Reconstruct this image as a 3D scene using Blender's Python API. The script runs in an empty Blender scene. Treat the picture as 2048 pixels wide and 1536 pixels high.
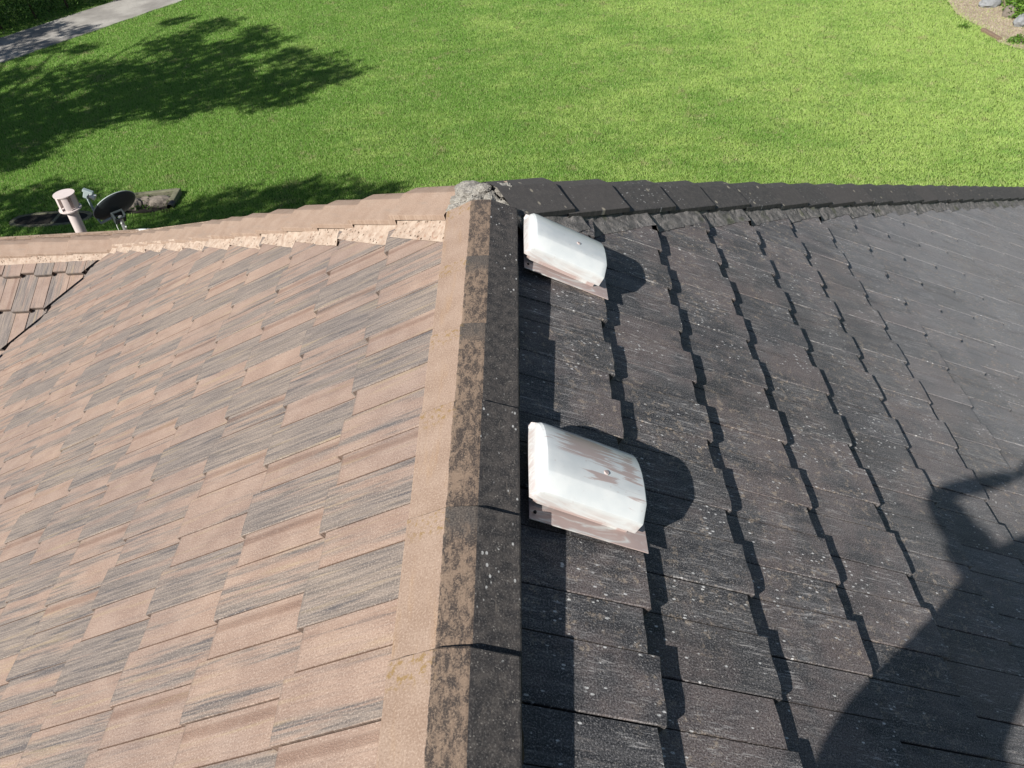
import bpy, bmesh, math, random
import numpy as np
from mathutils import Vector, Matrix, noise as mn

S = bpy.context.scene
COL = S.collection
R = math.radians

# ------------------------------------------------------------------ camera, sky, sun, exposure
cam = bpy.data.objects.new('camera', bpy.data.cameras.new('camera'))
COL.objects.link(cam)
cam.location = (0.1948548, -1.12470563, 1.47612747)
cam.rotation_euler = (R(49.3806576), R(3.55766971), R(0.0350641))
cam.data.sensor_width = 36.0
cam.data.lens = 28.153
cam.data.clip_start = 0.02
cam.data.clip_end = 500
S.camera = cam

SUN = Vector((-0.5024, -0.5839, 0.6376)).normalized()      # towards the sun
world = bpy.data.worlds.new('World')
S.world = world
world.use_nodes = True
wn = world.node_tree
sky = wn.nodes.new('ShaderNodeTexSky')
sky.sky_type = 'NISHITA'
sky.sun_disc = False
sky.sun_elevation = math.asin(SUN.z)
sky.sun_rotation = math.atan2(SUN.x, SUN.y)
sky.air_density = 1.0
sky.dust_density = 0.6
wn.nodes['Background'].inputs[1].default_value = 0.05
wn.links.new(sky.outputs[0], wn.nodes['Background'].inputs[0])

sl = bpy.data.lights.new('sun', 'SUN')
sl.energy = 5.0
sl.angle = R(0.55)
sl.color = (1.0, 0.965, 0.915)
sun = bpy.data.objects.new('sun', sl)
COL.objects.link(sun)
sun.rotation_euler = (-SUN).to_track_quat('-Z', 'Y').to_euler()

S.view_settings.view_transform = 'Standard'
S.view_settings.look = 'None'
S.view_settings.gamma = 1.0
S.view_settings.exposure = 0.6
S.render.engine = 'CYCLES'

# ------------------------------------------------------------------ constants of the place
TH = R(29.86)
CT, ST, TT = math.cos(TH), math.sin(TH), math.tan(TH)
W, G = 0.30, 0.3609            # tile cover width and gauge
Y0 = 1.77                      # end of the main ridge
HE = 7.2                       # half span of the main roof
PA = 3.65                      # the left hip is this long in plan, then the wing ridge starts
WX = -9.5                      # far end of the wing
GZ = -6.5                      # ground level
rnd = random.Random(7)
npr = np.random.default_rng(5)


# ------------------------------------------------------------------ helpers
def mesh_obj(name, verts, faces, mat=None, parent=None, smooth=False, uvs=None):
    me = bpy.data.meshes.new(name)
    me.from_pydata([tuple(v) for v in verts], [], [tuple(f) for f in faces])
    if uvs is not None:
        l = me.uv_layers.new(name='tile')
        for lp in me.loops:
            l.data[lp.index].uv = uvs[lp.vertex_index]
    me.update()
    if smooth:
        me.polygons.foreach_set('use_smooth', [True] * len(me.polygons))
    o = bpy.data.objects.new(name, me)
    COL.objects.link(o)
    if mat:
        for m in (mat if isinstance(mat, (list, tuple)) else [mat]):
            me.materials.append(m)
    if parent:
        o.parent = parent
    return o


def empty(name, loc=(0, 0, 0), rot=(0, 0, 0)):
    o = bpy.data.objects.new(name, None)
    o.empty_display_size = 0.1
    COL.objects.link(o)
    o.location = loc
    o.rotation_euler = rot
    return o


def tag(o, label=None, cat=None, group=None, kind=None):
    if label: o['label'] = label
    if cat: o['category'] = cat
    if group: o['group'] = group
    if kind: o['kind'] = kind
    return o


def bm_obj(name, bm, mat, parent=None, smooth=False):
    me = bpy.data.meshes.new(name)
    bmesh.ops.recalc_face_normals(bm, faces=bm.faces)
    bm.to_mesh(me)
    bm.free()
    if smooth:
        me.polygons.foreach_set('use_smooth', [True] * len(me.polygons))
    if mat: me.materials.append(mat)
    o = bpy.data.objects.new(name, me)
    COL.objects.link(o)
    if parent: o.parent = parent
    return o


def add_box(bm, c, s, M=None, bev=0.0):
    g = bmesh.ops.create_cube(bm, size=1.0)
    vs = g['verts']
    for v in vs:
        v.co = Vector((v.co.x * s[0] + c[0], v.co.y * s[1] + c[1], v.co.z * s[2] + c[2]))
    if bev:
        es = list({e for v in vs for e in v.link_edges})
        r = bmesh.ops.bevel(bm, geom=es, offset=bev, segments=2, affect='EDGES', profile=0.5)
        vs = list({v for f in r['faces'] for v in f.verts} | {v for v in vs if v.is_valid})
    if M is not None:
        for v in vs:
            if v.is_valid: v.co = M @ v.co
    return vs


def add_tube(bm, pts, rad, seg=12, caps=True):
    pts = [Vector(p) for p in pts]
    rads = rad if isinstance(rad, (list, tuple)) else [rad] * len(pts)
    rings = []
    up = None
    for i, p in enumerate(pts):
        d = (pts[min(i + 1, len(pts) - 1)] - pts[max(i - 1, 0)])
        d.normalize()
        if up is None:
            up = Vector((0, 0, 1)) if abs(d.z) < 0.9 else Vector((1, 0, 0))
        a = d.cross(up).normalized()
        b = a.cross(d).normalized()
        rings.append([bm.verts.new(p + (a * math.cos(2 * math.pi * k / seg) + b * math.sin(2 * math.pi * k / seg)) * rads[i]) for k in range(seg)])
    for r0, r1 in zip(rings, rings[1:]):
        for k in range(seg):
            bm.faces.new((r0[k], r0[(k + 1) % seg], r1[(k + 1) % seg], r1[k]))
    if caps:
        bm.faces.new(rings[0][::-1])
        bm.faces.new(rings[-1])


class NT:
    """small node helper"""
    def __init__(s, name, rough=0.8, spec=0.3):
        s.m = bpy.data.materials.new(name)
        s.m.use_nodes = True
        s.t = s.m.node_tree
        s.b = s.t.nodes['Principled BSDF']
        s.b.inputs['Roughness'].default_value = rough
        s.b.inputs['Specular IOR Level'].default_value = spec

    def n(s, typ, **kw):
        x = s.t.nodes.new('ShaderNode' + typ)
        for k, v in kw.items(): setattr(x, k, v)
        return x

    def put(s, sock, v):
        if isinstance(v, bpy.types.NodeSocket): s.t.links.new(v, sock)
        elif v is not None:
            if isinstance(v, (tuple, list)) and len(v) == 3 and sock.type == 'RGBA': v = (*v, 1)
            sock.default_value = v

    def math(s, op, a, b=None, c=None, clamp=False):
        x = s.n('Math', operation=op, use_clamp=clamp)
        s.put(x.inputs[0], a); s.put(x.inputs[1], b)
        if c is not None: s.put(x.inputs[2], c)
        return x.outputs[0]

    def vmath(s, op, a, b=None):
        x = s.n('VectorMath', operation=op)
        s.put(x.inputs[0], a); s.put(x.inputs[1], b)
        return x.outputs[0]

    def noise(s, vec, scale, detail=3, rough=0.55, lac=2.0, dist=0.0, col=False):
        x = s.n('TexNoise')
        s.put(x.inputs['Vector'], vec)
        x.inputs['Scale'].default_value = scale
        x.inputs['Detail'].default_value = detail
        x.inputs['Roughness'].default_value = rough
        x.inputs['Distortion'].default_value = dist
        return x.outputs['Color' if col else 'Fac']

    def vor(s, vec, scale, feature='F1', rand=1.0, out='Distance'):
        x = s.n('TexVoronoi', feature=feature)
        s.put(x.inputs['Vector'], vec)
        x.inputs['Scale'].default_value = scale
        x.inputs['Randomness'].default_value = rand
        return x.outputs[out]

    def ramp(s, fac, lo, hi, a=0.0, b=1.0, smooth=True):
        x = s.n('MapRange', interpolation_type='SMOOTHSTEP' if smooth else 'LINEAR')
        s.put(x.inputs['Value'], fac)
        x.inputs['From Min'].default_value = lo; x.inputs['From Max'].default_value = hi
        x.inputs['To Min'].default_value = a; x.inputs['To Max'].default_value = b
        return x.outputs['Result']

    def mix(s, fac, a, b, mode='MIX'):
        x = s.n('Mix', data_type='RGBA', blend_type=mode)
        s.put(x.inputs[0], fac); s.put(x.inputs[6], a); s.put(x.inputs[7], b)
        return x.outputs[2]

    def scale(s, vec, sc):
        x = s.n('Mapping'); s.put(x.inputs['Vector'], vec)
        x.inputs['Scale'].default_value = sc
        return x.outputs[0]

    def pos(s): return s.n('NewGeometry').outputs['Position']
    def uv(s): return s.n('UVMap', uv_map='tile').outputs[0]

    def rand(s):
        """per-piece number: object random plus the face attribute 'rnd' of joined pieces"""
        a = s.n('Attribute', attribute_name='rnd')
        return s.math('FRACT', s.math('ADD', s.n('ObjectInfo').outputs['Random'], a.outputs['Fac']))

    def bump(s, h, strength=0.5, dist=0.01, normal=None):
        x = s.n('Bump'); x.inputs['Strength'].default_value = strength
        x.inputs['Distance'].default_value = dist
        s.put(x.inputs['Height'], h)
        if normal: s.put(x.inputs['Normal'], normal)
        return x.outputs[0]

    def out(s, color=None, normal=None, rough=None):
        if color is not None: s.put(s.b.inputs['Base Color'], color)
        if normal is not None: s.put(s.b.inputs['Normal'], normal)
        if rough is not None: s.put(s.b.inputs['Roughness'], rough)
        return s.m


def hashr(n, r, k):
    return n.math('FRACT', n.math('MULTIPLY', n.math('SINE', n.math('MULTIPLY_ADD', r, 127.1 * k, 31.7 * k)), 437.58))


def simple(name, col, rough=0.7, spec=0.3, metal=0.0, nscale=40, namt=0.15, bump=0.15, bdist=0.002):
    n = NT(name, rough, spec)
    n.b.inputs['Metallic'].default_value = metal
    p = n.n('TexCoord').outputs['Object']
    f = n.noise(p, nscale, 5, 0.6)
    c2 = tuple(c * (1 - namt * 2) for c in col); c1 = tuple(min(1, c * (1 + namt)) for c in col)
    return n.out(n.mix(f, c2, c1), n.bump(f, bump, bdist))


# ------------------------------------------------------------------ roof materials
def mat_clean_tile():
    n = NT('clean_concrete_tile', 0.85, 0.25)
    uv, r = n.uv(), n.rand()
    h1, h2, h3 = hashr(n, r, 1), hashr(n, r, 2.3), hashr(n, r, 3.7)
    off = n.n('CombineXYZ'); n.put(off.inputs[0], n.math('MULTIPLY', h1, 37.0)); n.put(off.inputs[1], n.math('MULTIPLY', h2, 91.0))
    p = n.vmath('ADD', uv, off.outputs[0])
    sep = n.n('SeparateXYZ'); n.put(sep.inputs[0], uv)
    v = sep.outputs[1]
    strip = n.math('LESS_THAN', n.math('ABSOLUTE', v), 0.126)
    hs = hashr(n, n.math('FRACT', n.math('ADD', r, n.math('MULTIPLY', strip, .381))), 5.3)      # one number per strip
    hv = n.n('CombineXYZ'); n.put(hv.inputs[1], n.math('MULTIPLY', hs, 53.0)); p = n.vmath('ADD', p, hv.outputs[0])
    st = n.noise(n.scale(p, (1.3, 17, 1)), 1.0, 6, 0.6, dist=0.25)
    fs = n.noise(n.scale(p, (4.5, 110, 1)), 1.0, 5, 0.72, dist=0.4)
    sp = n.noise(p, 210, 3, 0.75)
    bl = n.noise(p, 9, 4, 0.6)
    pink = n.mix(n.ramp(bl, .3, .7), (0.262, 0.185, 0.147), (0.325, 0.240, 0.192))
    pink = n.mix(n.ramp(fs, .50, .70, 0, .5), pink, (0.20, 0.155, 0.13))
    grey = n.mix(n.ramp(fs, .36, .62), (0.115, 0.106, 0.101), (0.245, 0.208, 0.180))
    amt = n.math('SUBTRACT', n.math('MULTIPLY_ADD', hs, 0.34, 0.365), n.math('MULTIPLY', strip, 0.17))
    nearedge = n.ramp(n.math('ABSOLUTE', v), .2, .3, 0, .12)
    amt = n.math('ADD', amt, nearedge)
    d = n.math('SUBTRACT', amt, n.math('MULTIPLY_ADD', n.math('SUBTRACT', fs, .5), .35, st))
    gmask = n.ramp(d, -0.09, 0.07, 0, .95)
    c = n.mix(gmask, pink, grey)
    dk = n.noise(n.scale(p, (2.6, 40, 1)), 1.0, 5, 0.65, dist=0.3)
    dmask = n.math('MULTIPLY', n.ramp(n.math('MULTIPLY_ADD', h2, .07, dk), .57, .70), n.ramp(d, -.12, .08, .2, .85))
    c = n.mix(dmask, c, (0.075, 0.075, 0.082))
    # yellowish wash
    yw = n.noise(n.scale(p, (2.0, 30, 1)), 1.3, 3, 0.5)
    c = n.mix(n.ramp(yw, .56, .75, 0, .55), c, (0.34, 0.265, 0.165))
    # red-brown coarse streak beside the far joint
    w = n.math('MULTIPLY_ADD', fs, 0.02, v)
    band = n.math('MULTIPLY', n.ramp(w, -.046, -.030), n.ramp(w, -.004, -.018))
    rb = n.math('MULTIPLY', band, n.math('MULTIPLY', n.ramp(h1, .45, .6), n.ramp(sp, .42, .6)))
    c = n.mix(n.math('MULTIPLY', rb, .75), c, (0.15, 0.07, 0.045))
    c = n.mix(n.ramp(sp, .50, .70, .0, .6), c, (0.50, 0.42, 0.35))
    c = n.mix(n.ramp(sp, .48, .32, 0, .55), c, (0.13, 0.09, 0.07))
    big = n.noise(n.pos(), 1.4, 3, .6)
    c = n.mix(1.0, c, n.mix(n.ramp(big, .3, .7), (.88, .88, .9), (1.06, 1.03, 1.0)), 'MULTIPLY')
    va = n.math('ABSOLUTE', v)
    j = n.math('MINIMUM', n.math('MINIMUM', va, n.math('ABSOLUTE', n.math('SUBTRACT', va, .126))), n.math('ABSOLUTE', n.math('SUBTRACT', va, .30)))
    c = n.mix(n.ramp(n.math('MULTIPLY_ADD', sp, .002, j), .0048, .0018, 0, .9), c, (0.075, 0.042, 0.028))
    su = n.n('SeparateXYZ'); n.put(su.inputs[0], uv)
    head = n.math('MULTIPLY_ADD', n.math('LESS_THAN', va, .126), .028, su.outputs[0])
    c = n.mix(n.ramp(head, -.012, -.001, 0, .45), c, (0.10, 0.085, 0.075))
    bp = n.math('ADD', n.math('MULTIPLY', sp, .6), n.math('MULTIPLY', fs, .7))
    bp = n.math('ADD', bp, n.math('MULTIPLY', rb, -0.8))
    return n.out(c, n.bump(bp, .55, .0025))


def lichen(n, p, c, amount=1.0, tan=True):
    """pale growth spots and rubbed streaks over mould"""
    sp = n.vor(n.scale(p, (.7, 1.3, 1)), 48, out='Distance')
    pick = n.noise(p, 13, 4, .75)
    m = n.math('MULTIPLY', n.math('MULTIPLY', n.ramp(sp, .21, .13), 1.0), n.ramp(n.math('MULTIPLY_ADD', n.math('SUBTRACT', n.noise(p, 3.5, 2, .5), .5), .7, pick), .51, .60))
    c = n.mix(n.math('MULTIPLY', m, .9 * amount), c, (0.72, 0.71, 0.68))
    sp2 = n.vor(n.vmath('ADD', p, (3.3, 7.1, 0)), 130, out='Distance')
    m = n.math('MULTIPLY', n.ramp(sp2, .28, .12), n.ramp(n.noise(p, 31, 2, .6), .50, .62))
    c = n.mix(n.math('MULTIPLY', m, .6 * amount), c, (0.5, 0.46, 0.4))
    return c


def mat_mould_tile():
    n = NT('mouldy_concrete_tile', 0.62, 0.3)
    uv, r, pos = n.uv(), n.rand(), n.pos()
    h1, h2, h3 = hashr(n, r, 1.7), hashr(n, r, 2.9), hashr(n, r, 4.1)
    off = n.n('CombineXYZ'); n.put(off.inputs[0], n.math('MULTIPLY', h1, 37.0)); n.put(off.inputs[1], n.math('MULTIPLY', h2, 91.0))
    p = n.vmath('ADD', uv, off.outputs[0])
    st = n.noise(n.scale(p, (3.5, 26, 1)), 1.0, 6, 0.65, dist=0.8)
    fs = n.noise(n.scale(p, (14, 130, 1)), 1.0, 4, 0.7, dist=0.6)
    gr = n.noise(p, 230, 4, 0.8)
    bl = n.noise(pos, 2.3, 4, 0.6)
    c = n.mix(n.ramp(st, .35, .68), (0.036, 0.0365, 0.040), (0.098, 0.094, 0.094))
    # purplish brown where the old colour shows through
    c = n.mix(n.math('MULTIPLY', n.ramp(n.math('ADD', n.math('MULTIPLY', h3, .22), n.noise(p, 5, 3, .6)), .52, .75), .7), c, (0.165, 0.130, 0.120))
    # grazing-view sheen put into the colour: paler grey towards the eaves
    sx = n.n('SeparateXYZ'); n.put(sx.inputs[0], pos)
    far = n.ramp(n.math('MULTIPLY_ADD', bl, .9, sx.outputs[0]), 1.2, 3.8, 0, .72)
    c = n.mix(far, c, (0.27, 0.265, 0.268))
    ls = n.noise(n.scale(pos, (1.6, 13, 1.6)), 1.0, 5, .65, dist=.5)      # rain-washed streaks running on across the courses
    c = n.mix(n.math('MULTIPLY', n.ramp(ls, .52, .70), n.ramp(sx.outputs[0], .9, 2.6, .12, .5)), c, (0.28, 0.275, 0.275))
    c = n.mix(n.ramp(ls, .46, .34, 0, .35), c, (0.045, 0.044, 0.046))
    # tan blotches
    tb = n.math('MULTIPLY', n.ramp(n.noise(p, 34, 6, .8), .535, .62), n.ramp(n.noise(pos, 3.1, 3, .6), .42, .56))
    c = n.mix(n.math('MULTIPLY', tb, .75), c, (0.40, 0.32, 0.24))
    # dry scuff marks, askew
    mp = n.n('Mapping'); n.put(mp.inputs[0], p); mp.inputs['Rotation'].default_value = (0, 0, .35); mp.inputs['Scale'].default_value = (12, 150, 1)
    sc = n.math('MULTIPLY', n.ramp(n.noise(mp.outputs[0], 1.0, 5, .75, dist=1.2), .54, .63), n.ramp(n.noise(pos, 4.7, 3, .5), .42, .54))
    c = n.mix(n.math('MULTIPLY', sc, .7), c, (0.46, 0.44, 0.42))
    c = n.mix(n.ramp(fs, .55, .68, 0, .5), c, (0.24, 0.21, 0.19))
    c = lichen(n, p, c)
    c = n.mix(n.ramp(gr, .52, .62, 0, .6), c, (0.38, 0.36, 0.35))
    c = n.mix(n.ramp(gr, .49, .38, 0, .75), c, (0.008, 0.008, 0.010))
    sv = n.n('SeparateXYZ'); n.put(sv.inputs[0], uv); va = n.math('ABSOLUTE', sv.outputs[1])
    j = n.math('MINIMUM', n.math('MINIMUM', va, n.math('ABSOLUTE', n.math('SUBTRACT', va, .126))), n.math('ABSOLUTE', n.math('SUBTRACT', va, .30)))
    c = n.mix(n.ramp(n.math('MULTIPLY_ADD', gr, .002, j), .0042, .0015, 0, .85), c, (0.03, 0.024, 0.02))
    # coarse combed texture on some tiles
    comb = n.math('MULTIPLY', n.ramp(h2, .62, .75), n.noise(n.scale(p, (40, 190, 1)), 1.0, 3, .7, dist=1.2))
    bp = n.math('ADD', n.math('MULTIPLY', gr, .55), n.math('ADD', n.math('MULTIPLY', fs, .35), n.math('MULTIPLY', comb, 1.6)))
    return n.out(c, n.bump(bp, .8, .004), n.ramp(gr, .4, .6, .46, .72))


def mat_ridge_cap(kind):
    """UV: x along the cap, y across it (metres, 0 on the crown)"""
    n = NT('ridge_cap_' + kind, 0.8, 0.3)
    uv, r = n.uv(), n.rand()
    h1, h2 = hashr(n, r, 1.3), hashr(n, r, 2.1)
    off = n.n('CombineXYZ'); n.put(off.inputs[0], n.math('MULTIPLY', h1, 37.0)); n.put(off.inputs[1], n.math('MULTIPLY', h2, 91.0))
    p = n.vmath('ADD', uv, off.outputs[0])
    sep = n.n('SeparateXYZ'); n.put(sep.inputs[0], uv)
    bl = n.noise(p, 11, 5, .6); gr = n.noise(p, 220, 3, .78); md = n.noise(p, 34, 5, .62)
    tan = n.mix(n.ramp(bl, .3, .7), (0.255, 0.178, 0.132), (0.305, 0.222, 0.17))
    tan = n.mix(n.ramp(n.noise(n.scale(p, (5, 30, 1)), 1, 4, .6), .52, .75, 0, .5), tan, (0.22, 0.18, 0.15) if kind == 'pink' else (0.30, 0.19, 0.105))
    tan = n.mix(n.ramp(gr, .5, .7, 0, .6), tan, (0.47, 0.37, 0.29))
    tan = n.mix(n.ramp(gr, .48, .32, 0, .5), tan, (0.14, 0.09, 0.06))
    dark = n.mix(n.ramp(md, .35, .7), (0.030, 0.028, 0.028), (0.080, 0.070, 0.063))
    dark = n.mix(n.ramp(gr, .53, .68, 0, .6), dark, (0.22, 0.205, 0.185))
    dark = n.mix(n.ramp(gr, .47, .33, 0, .7), dark, (0.011, 0.011, 0.012))
    stn = n.noise(n.scale(p, (10, 60, 1)), 1, 4, .7, dist=1.0)
    dark = n.mix(n.ramp(stn, .6, .72, 0, .5), dark, (0.2, 0.17, 0.14))
    dark = lichen(n, p, dark, .6)
    if kind == 'main':
        e = n.math('ADD', sep.outputs[1], n.math('MULTIPLY', n.math('SUBTRACT', md, .5), .012))
        mott = n.noise(n.scale(p, (24, 48, 1)), 1.0, 8, .78, dist=.4)
        mott = n.math('ADD', mott, n.math('MULTIPLY', n.math('SUBTRACT', gr, .5), .35))
        lim = n.math('MULTIPLY', n.math('SUBTRACT', bl, .5), .35)
        mt = n.mix(n.ramp(n.math('ADD', mott, lim), .40, .60), (0.048, 0.038, 0.033), (0.205, 0.146, 0.104))
        mt = n.mix(n.ramp(gr, .5, .7, 0, .5), mt, (0.31, 0.24, 0.175))
        # a whole dark patch by the lapped end of some caps
        patch = n.math('MULTIPLY', n.ramp(n.math('MULTIPLY_ADD', md, .10, sep.outputs[0]), .36, .44), n.ramp(h1, .45, .6))
        mt = n.mix(n.math('MULTIPLY', patch, .9), mt, n.mix(n.ramp(gr, .4, .65), (0.045, 0.04, 0.037), (0.12, 0.105, 0.09)))
        c = n.mix(n.ramp(e, -.040, -.0375), tan, mt)
        c = n.mix(n.ramp(sep.outputs[1], .0375, .0395), c, dark)
        moss = n.math('MULTIPLY', n.ramp(n.math('MULTIPLY_ADD', md, .05, sep.outputs[0]), .37, .40), n.ramp(n.noise(p, 60, 4, .7), .5, .62))
        c = n.mix(n.math('MULTIPLY', moss, n.ramp(sep.outputs[1], -.02, -.05, 0, .8)), c, (0.22, 0.14, 0.05))
    elif kind == 'pink':
        c = n.mix(n.math('MULTIPLY', n.ramp(sep.outputs[1], .0, .03), n.ramp(md, .52, .62, 0, .55)), tan, (0.11, 0.08, 0.05))
    else:
        dark = n.mix(n.ramp(h2, .2, .9, .0, .5), dark, (0.10, 0.082, 0.074))
        big = n.math('MULTIPLY', n.ramp(n.vor(p, 14), .16, .10), n.ramp(h1, .35, .5))
        dark = n.mix(n.math('MULTIPLY', big, .85), dark, (0.5, 0.44, 0.33))
        c = n.mix(n.ramp(sep.outputs[1], -.037, -.05, .35, 0), dark, (0.11, 0.105, 0.10))
    bp = n.math('ADD', n.math('MULTIPLY', gr, .6), n.math('MULTIPLY', md, .5))
    return n.out(c, n.bump(bp, .5, .0025))


def mat_mortar(kind):
    n = NT('mortar_' + kind, 0.85 if kind != 'grey' else .6, .3 if kind != 'grey' else .5)
    p = n.pos()
    a = n.noise(p, 26, 6, .65); g = n.noise(p, 140, 4, .7)
    if kind == 'pink':
        c = n.mix(n.ramp(a, .3, .7), (0.30, 0.22, 0.168), (0.43, 0.345, 0.275))
        st = n.noise(n.scale(p, (55, 55, 14)), 1.0, 4, .6)
        c = n.mix(n.ramp(st, .56, .68, 0, .6), c, (0.24, 0.13, 0.08))
        hole = n.math('MULTIPLY', n.ramp(n.vor(n.scale(p, (1, 1, .7)), 60), .30, .14), n.ramp(n.noise(p, 12, 3, .6), .44, .54))
        c = n.mix(hole, c, (0.09, 0.055, 0.03))
        bp = n.math('SUBTRACT', n.math('MULTIPLY', g, .4), n.math('MULTIPLY', hole, 1.0))
        return n.out(c, n.bump(bp, .8, .006))
    if kind == 'grey':
        c = n.mix(n.ramp(a, .3, .7), (0.08, 0.075, 0.072), (0.24, 0.22, 0.205))
        c = n.mix(n.ramp(g, .55, .72, 0, .6), c, (0.40, 0.385, 0.37))
        c = n.mix(n.ramp(n.noise(p, 5, 3, .6), .6, .7, 0, .6), c, (0.05, 0.06, 0.015))
    elif kind == 'apex':
        c = n.mix(n.ramp(a, .3, .7), (0.17, 0.155, 0.135), (0.33, 0.31, 0.27))
        c = n.mix(n.ramp(g, .5, .7, 0, .6), c, (0.5, 0.48, 0.44))
        c = n.mix(n.ramp(g, .42, .3, 0, .7), c, (0.06, 0.055, 0.05))
    else:
        c = n.mix(n.ramp(a, .35, .65), (0.035, 0.025, 0.018), (0.11, 0.075, 0.045))
        c = n.mix(n.ramp(g, .6, .75, 0, .5), c, (0.2, 0.17, 0.13))
    bp = n.math('ADD', n.math('MULTIPLY', n.noise(p, 70, 4, .7), 1.0), n.math('MULTIPLY', g, .6))
    return n.out(c, n.bump(bp, .9, .007))


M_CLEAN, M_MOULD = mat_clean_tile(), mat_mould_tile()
M_CAP = {k: mat_ridge_cap(k) for k in ('main', 'pink', 'dark')}
M_MOR = {k: mat_mortar(k) for k in ('pink', 'grey', 'apex', 'brown')}
M_WHITEMORTAR = simple('pale_mortar_smear', (0.5, 0.43, 0.36), .85, .2, nscale=60)
M_UNDER = simple('roof_underlay', (0.03, 0.028, 0.026), .9, .1)
M_WALL = simple('render_wall', (0.55, 0.48, 0.38), .85, .2, nscale=8)
M_GUTTER = simple('gutter_metal', (0.5, 0.47, 0.42), .4, .5, nscale=5, namt=.05)

# ------------------------------------------------------------------ the house
house = empty('house', (0, Y0, GZ))
tag(house, 'house under a hipped tile roof, one slope clean pink and the other black with mould', 'house')
HOFF = Vector(house.location)


def adopt(o, parent=house):
    o.parent = parent
    o.matrix_parent_inverse = parent_world_inv[parent.name]
    return o


parent_world_inv = {house.name: Matrix.Translation(HOFF).inverted()}


def frame(origin, down, across, normal):
    M = Matrix.Identity(4)
    for i, a in enumerate((down, across, normal)):
        for k in range(3): M[k][i] = a[k]
    for k in range(3): M[k][3] = origin[k]
    return M


SLOPES = {
    # name: (down vector, world direction of tile-local +Y, normal)
    'mould': (Vector((CT, 0, -ST)), Vector((0, 1, 0)), Vector((ST, 0, CT))),
    'clean': (Vector((-CT, 0, -ST)), Vector((0, 1, 0)), Vector((-ST, 0, CT))),
    'wing': (Vector((0, -CT, -ST)), Vector((1, 0, 0)), Vector((0, -ST, CT))),
    'far': (Vector((0, CT, -ST)), Vector((-1, 0, 0)), Vector((0, ST, CT))),
}

# ---- slope boards under the tiles
UD = 0.085
def board(name, pts):
    n = len(pts)
    top = [Vector(p) + Vector((0, 0, -UD)) for p in pts]
    bot = [v + Vector((0, 0, -.02)) for v in top]
    faces = [tuple(range(n)), tuple(range(2 * n - 1, n - 1, -1))]
    faces += [(i, (i + 1) % n, n + (i + 1) % n, n + i)[::-1] for i in range(n)]
    o = mesh_obj('roof_slope', top + bot, faces, M_UNDER)
    adopt(o)
    return o

def rz(x, y):      # height of the roof planes
    z = -abs(x) * TT
    z = min(z, -(y - Y0) * TT) if y > Y0 else z
    return z
YN = -3.2
wy = Y0 + PA
ez = -HE * TT
B = {}
B['mould'] = board('m', [(0, YN, 0), (HE, YN, ez), (HE, Y0 + HE, ez), (0, Y0, 0)])
vb = HE - PA
B['clean'] = board('c', [(0, YN, 0), (0, Y0, 0), (-PA, wy, -PA * TT), (-HE, wy - vb, ez), (-HE, YN, ez)])
B['wing'] = board('w', [(-PA, wy, -PA * TT), (WX, wy, -PA * TT), (WX, wy - vb, ez), (-HE, wy - vb, ez)])
B['far'] = board('f', [(0, Y0, 0), (HE, Y0 + HE, ez), (WX, Y0 + HE, ez), (WX, wy, -PA * TT), (-PA, wy, -PA * TT)])

# ---- one roof tile: a short set-back strip and a long proud strip with a mock joint between
SPLIT = 0.126
def tile_mesh(seed, rough=0.0):
    r = random.Random(seed)
    ys = [(-.0018, -.003), (-.0038, 0)] + [(-.006 - (SPLIT - .010) * k / 3, 0) for k in (1, 2)] + [(-SPLIT + .0018, 0)]
    n_rec = len(ys) + 1
    ys += [(-SPLIT + .0002, -.0055), (-SPLIT - .0002, -.0055), (-SPLIT - .0018, 0)]
    ys += [(-SPLIT - .003 - (W - SPLIT - .0095) * k / 5, 0) for k in range(1, 5)] + [(-W + .0042, 0), (-W + .0020, -.003)]
    cols = []
    skew = r.uniform(-.002, .002)
    for i, (y, dz) in enumerate(ys):
        x0 = (-.028 if i < n_rec else 0.0) + r.uniform(-1, 1) * (.0009 + rough) + skew * (y + .15) / .15
        if i == len(ys) - 1: x0 -= .007
        if i == len(ys) - 2: x0 -= .002
        if i == 0: x0 -= .003
        cols.append((x0, y, dz))
    V, F, UV = [], [], []
    rows = 5
    for (x0, y, dz) in cols:
        xs = [(x0, -.0410), (x0, -.0045), (x0 - .004, 0), (-.20, 0), (-.43, 0)]
        for k, (x, zz) in enumerate(xs):
            t = x * .1180
            z = t + (zz if k < 2 else 0) + (dz if k >= 1 else 0)
            V.append((x, y, z)); UV.append((x, y))
    for i in range(len(cols) - 1):
        for k in range(rows - 1):
            a = i * rows + k
            F.append((a, a + 1, a + 1 + rows, a + rows))
    # sides
    for i, s in ((0, 1), (len(cols) - 1, -1)):
        b = len(V)
        for k in range(1, rows):
            x, y, z = V[i * rows + k]
            V.append((x, y, z - .030)); UV.append((x, y))
        for k in range(rows - 2):
            q = (i * rows + 1 + k, i * rows + 2 + k, b + k + 1, b + k)
            F.append(q if s < 0 else q[::-1])
    me = bpy.data.meshes.new('roof_tile')
    # flip so that the top faces +Z
    me.from_pydata(V, [], [f[::-1] for f in F])
    l = me.uv_layers.new(name='tile')
    for lp in me.loops: l.data[lp.index].uv = UV[lp.vertex_index]
    me.update()
    nz = [p.normal.z for p in me.polygons]
    if sum(nz) < 0: me.flip_normals()
    return me

T_CLEAN = [tile_mesh(i, .0003) for i in range(7)]
T_MOULD = [tile_mesh(50 + i, .0016) for i in range(9)]
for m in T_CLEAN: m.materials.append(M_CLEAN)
for m in T_MOULD: m.materials.append(M_MOULD)

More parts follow.
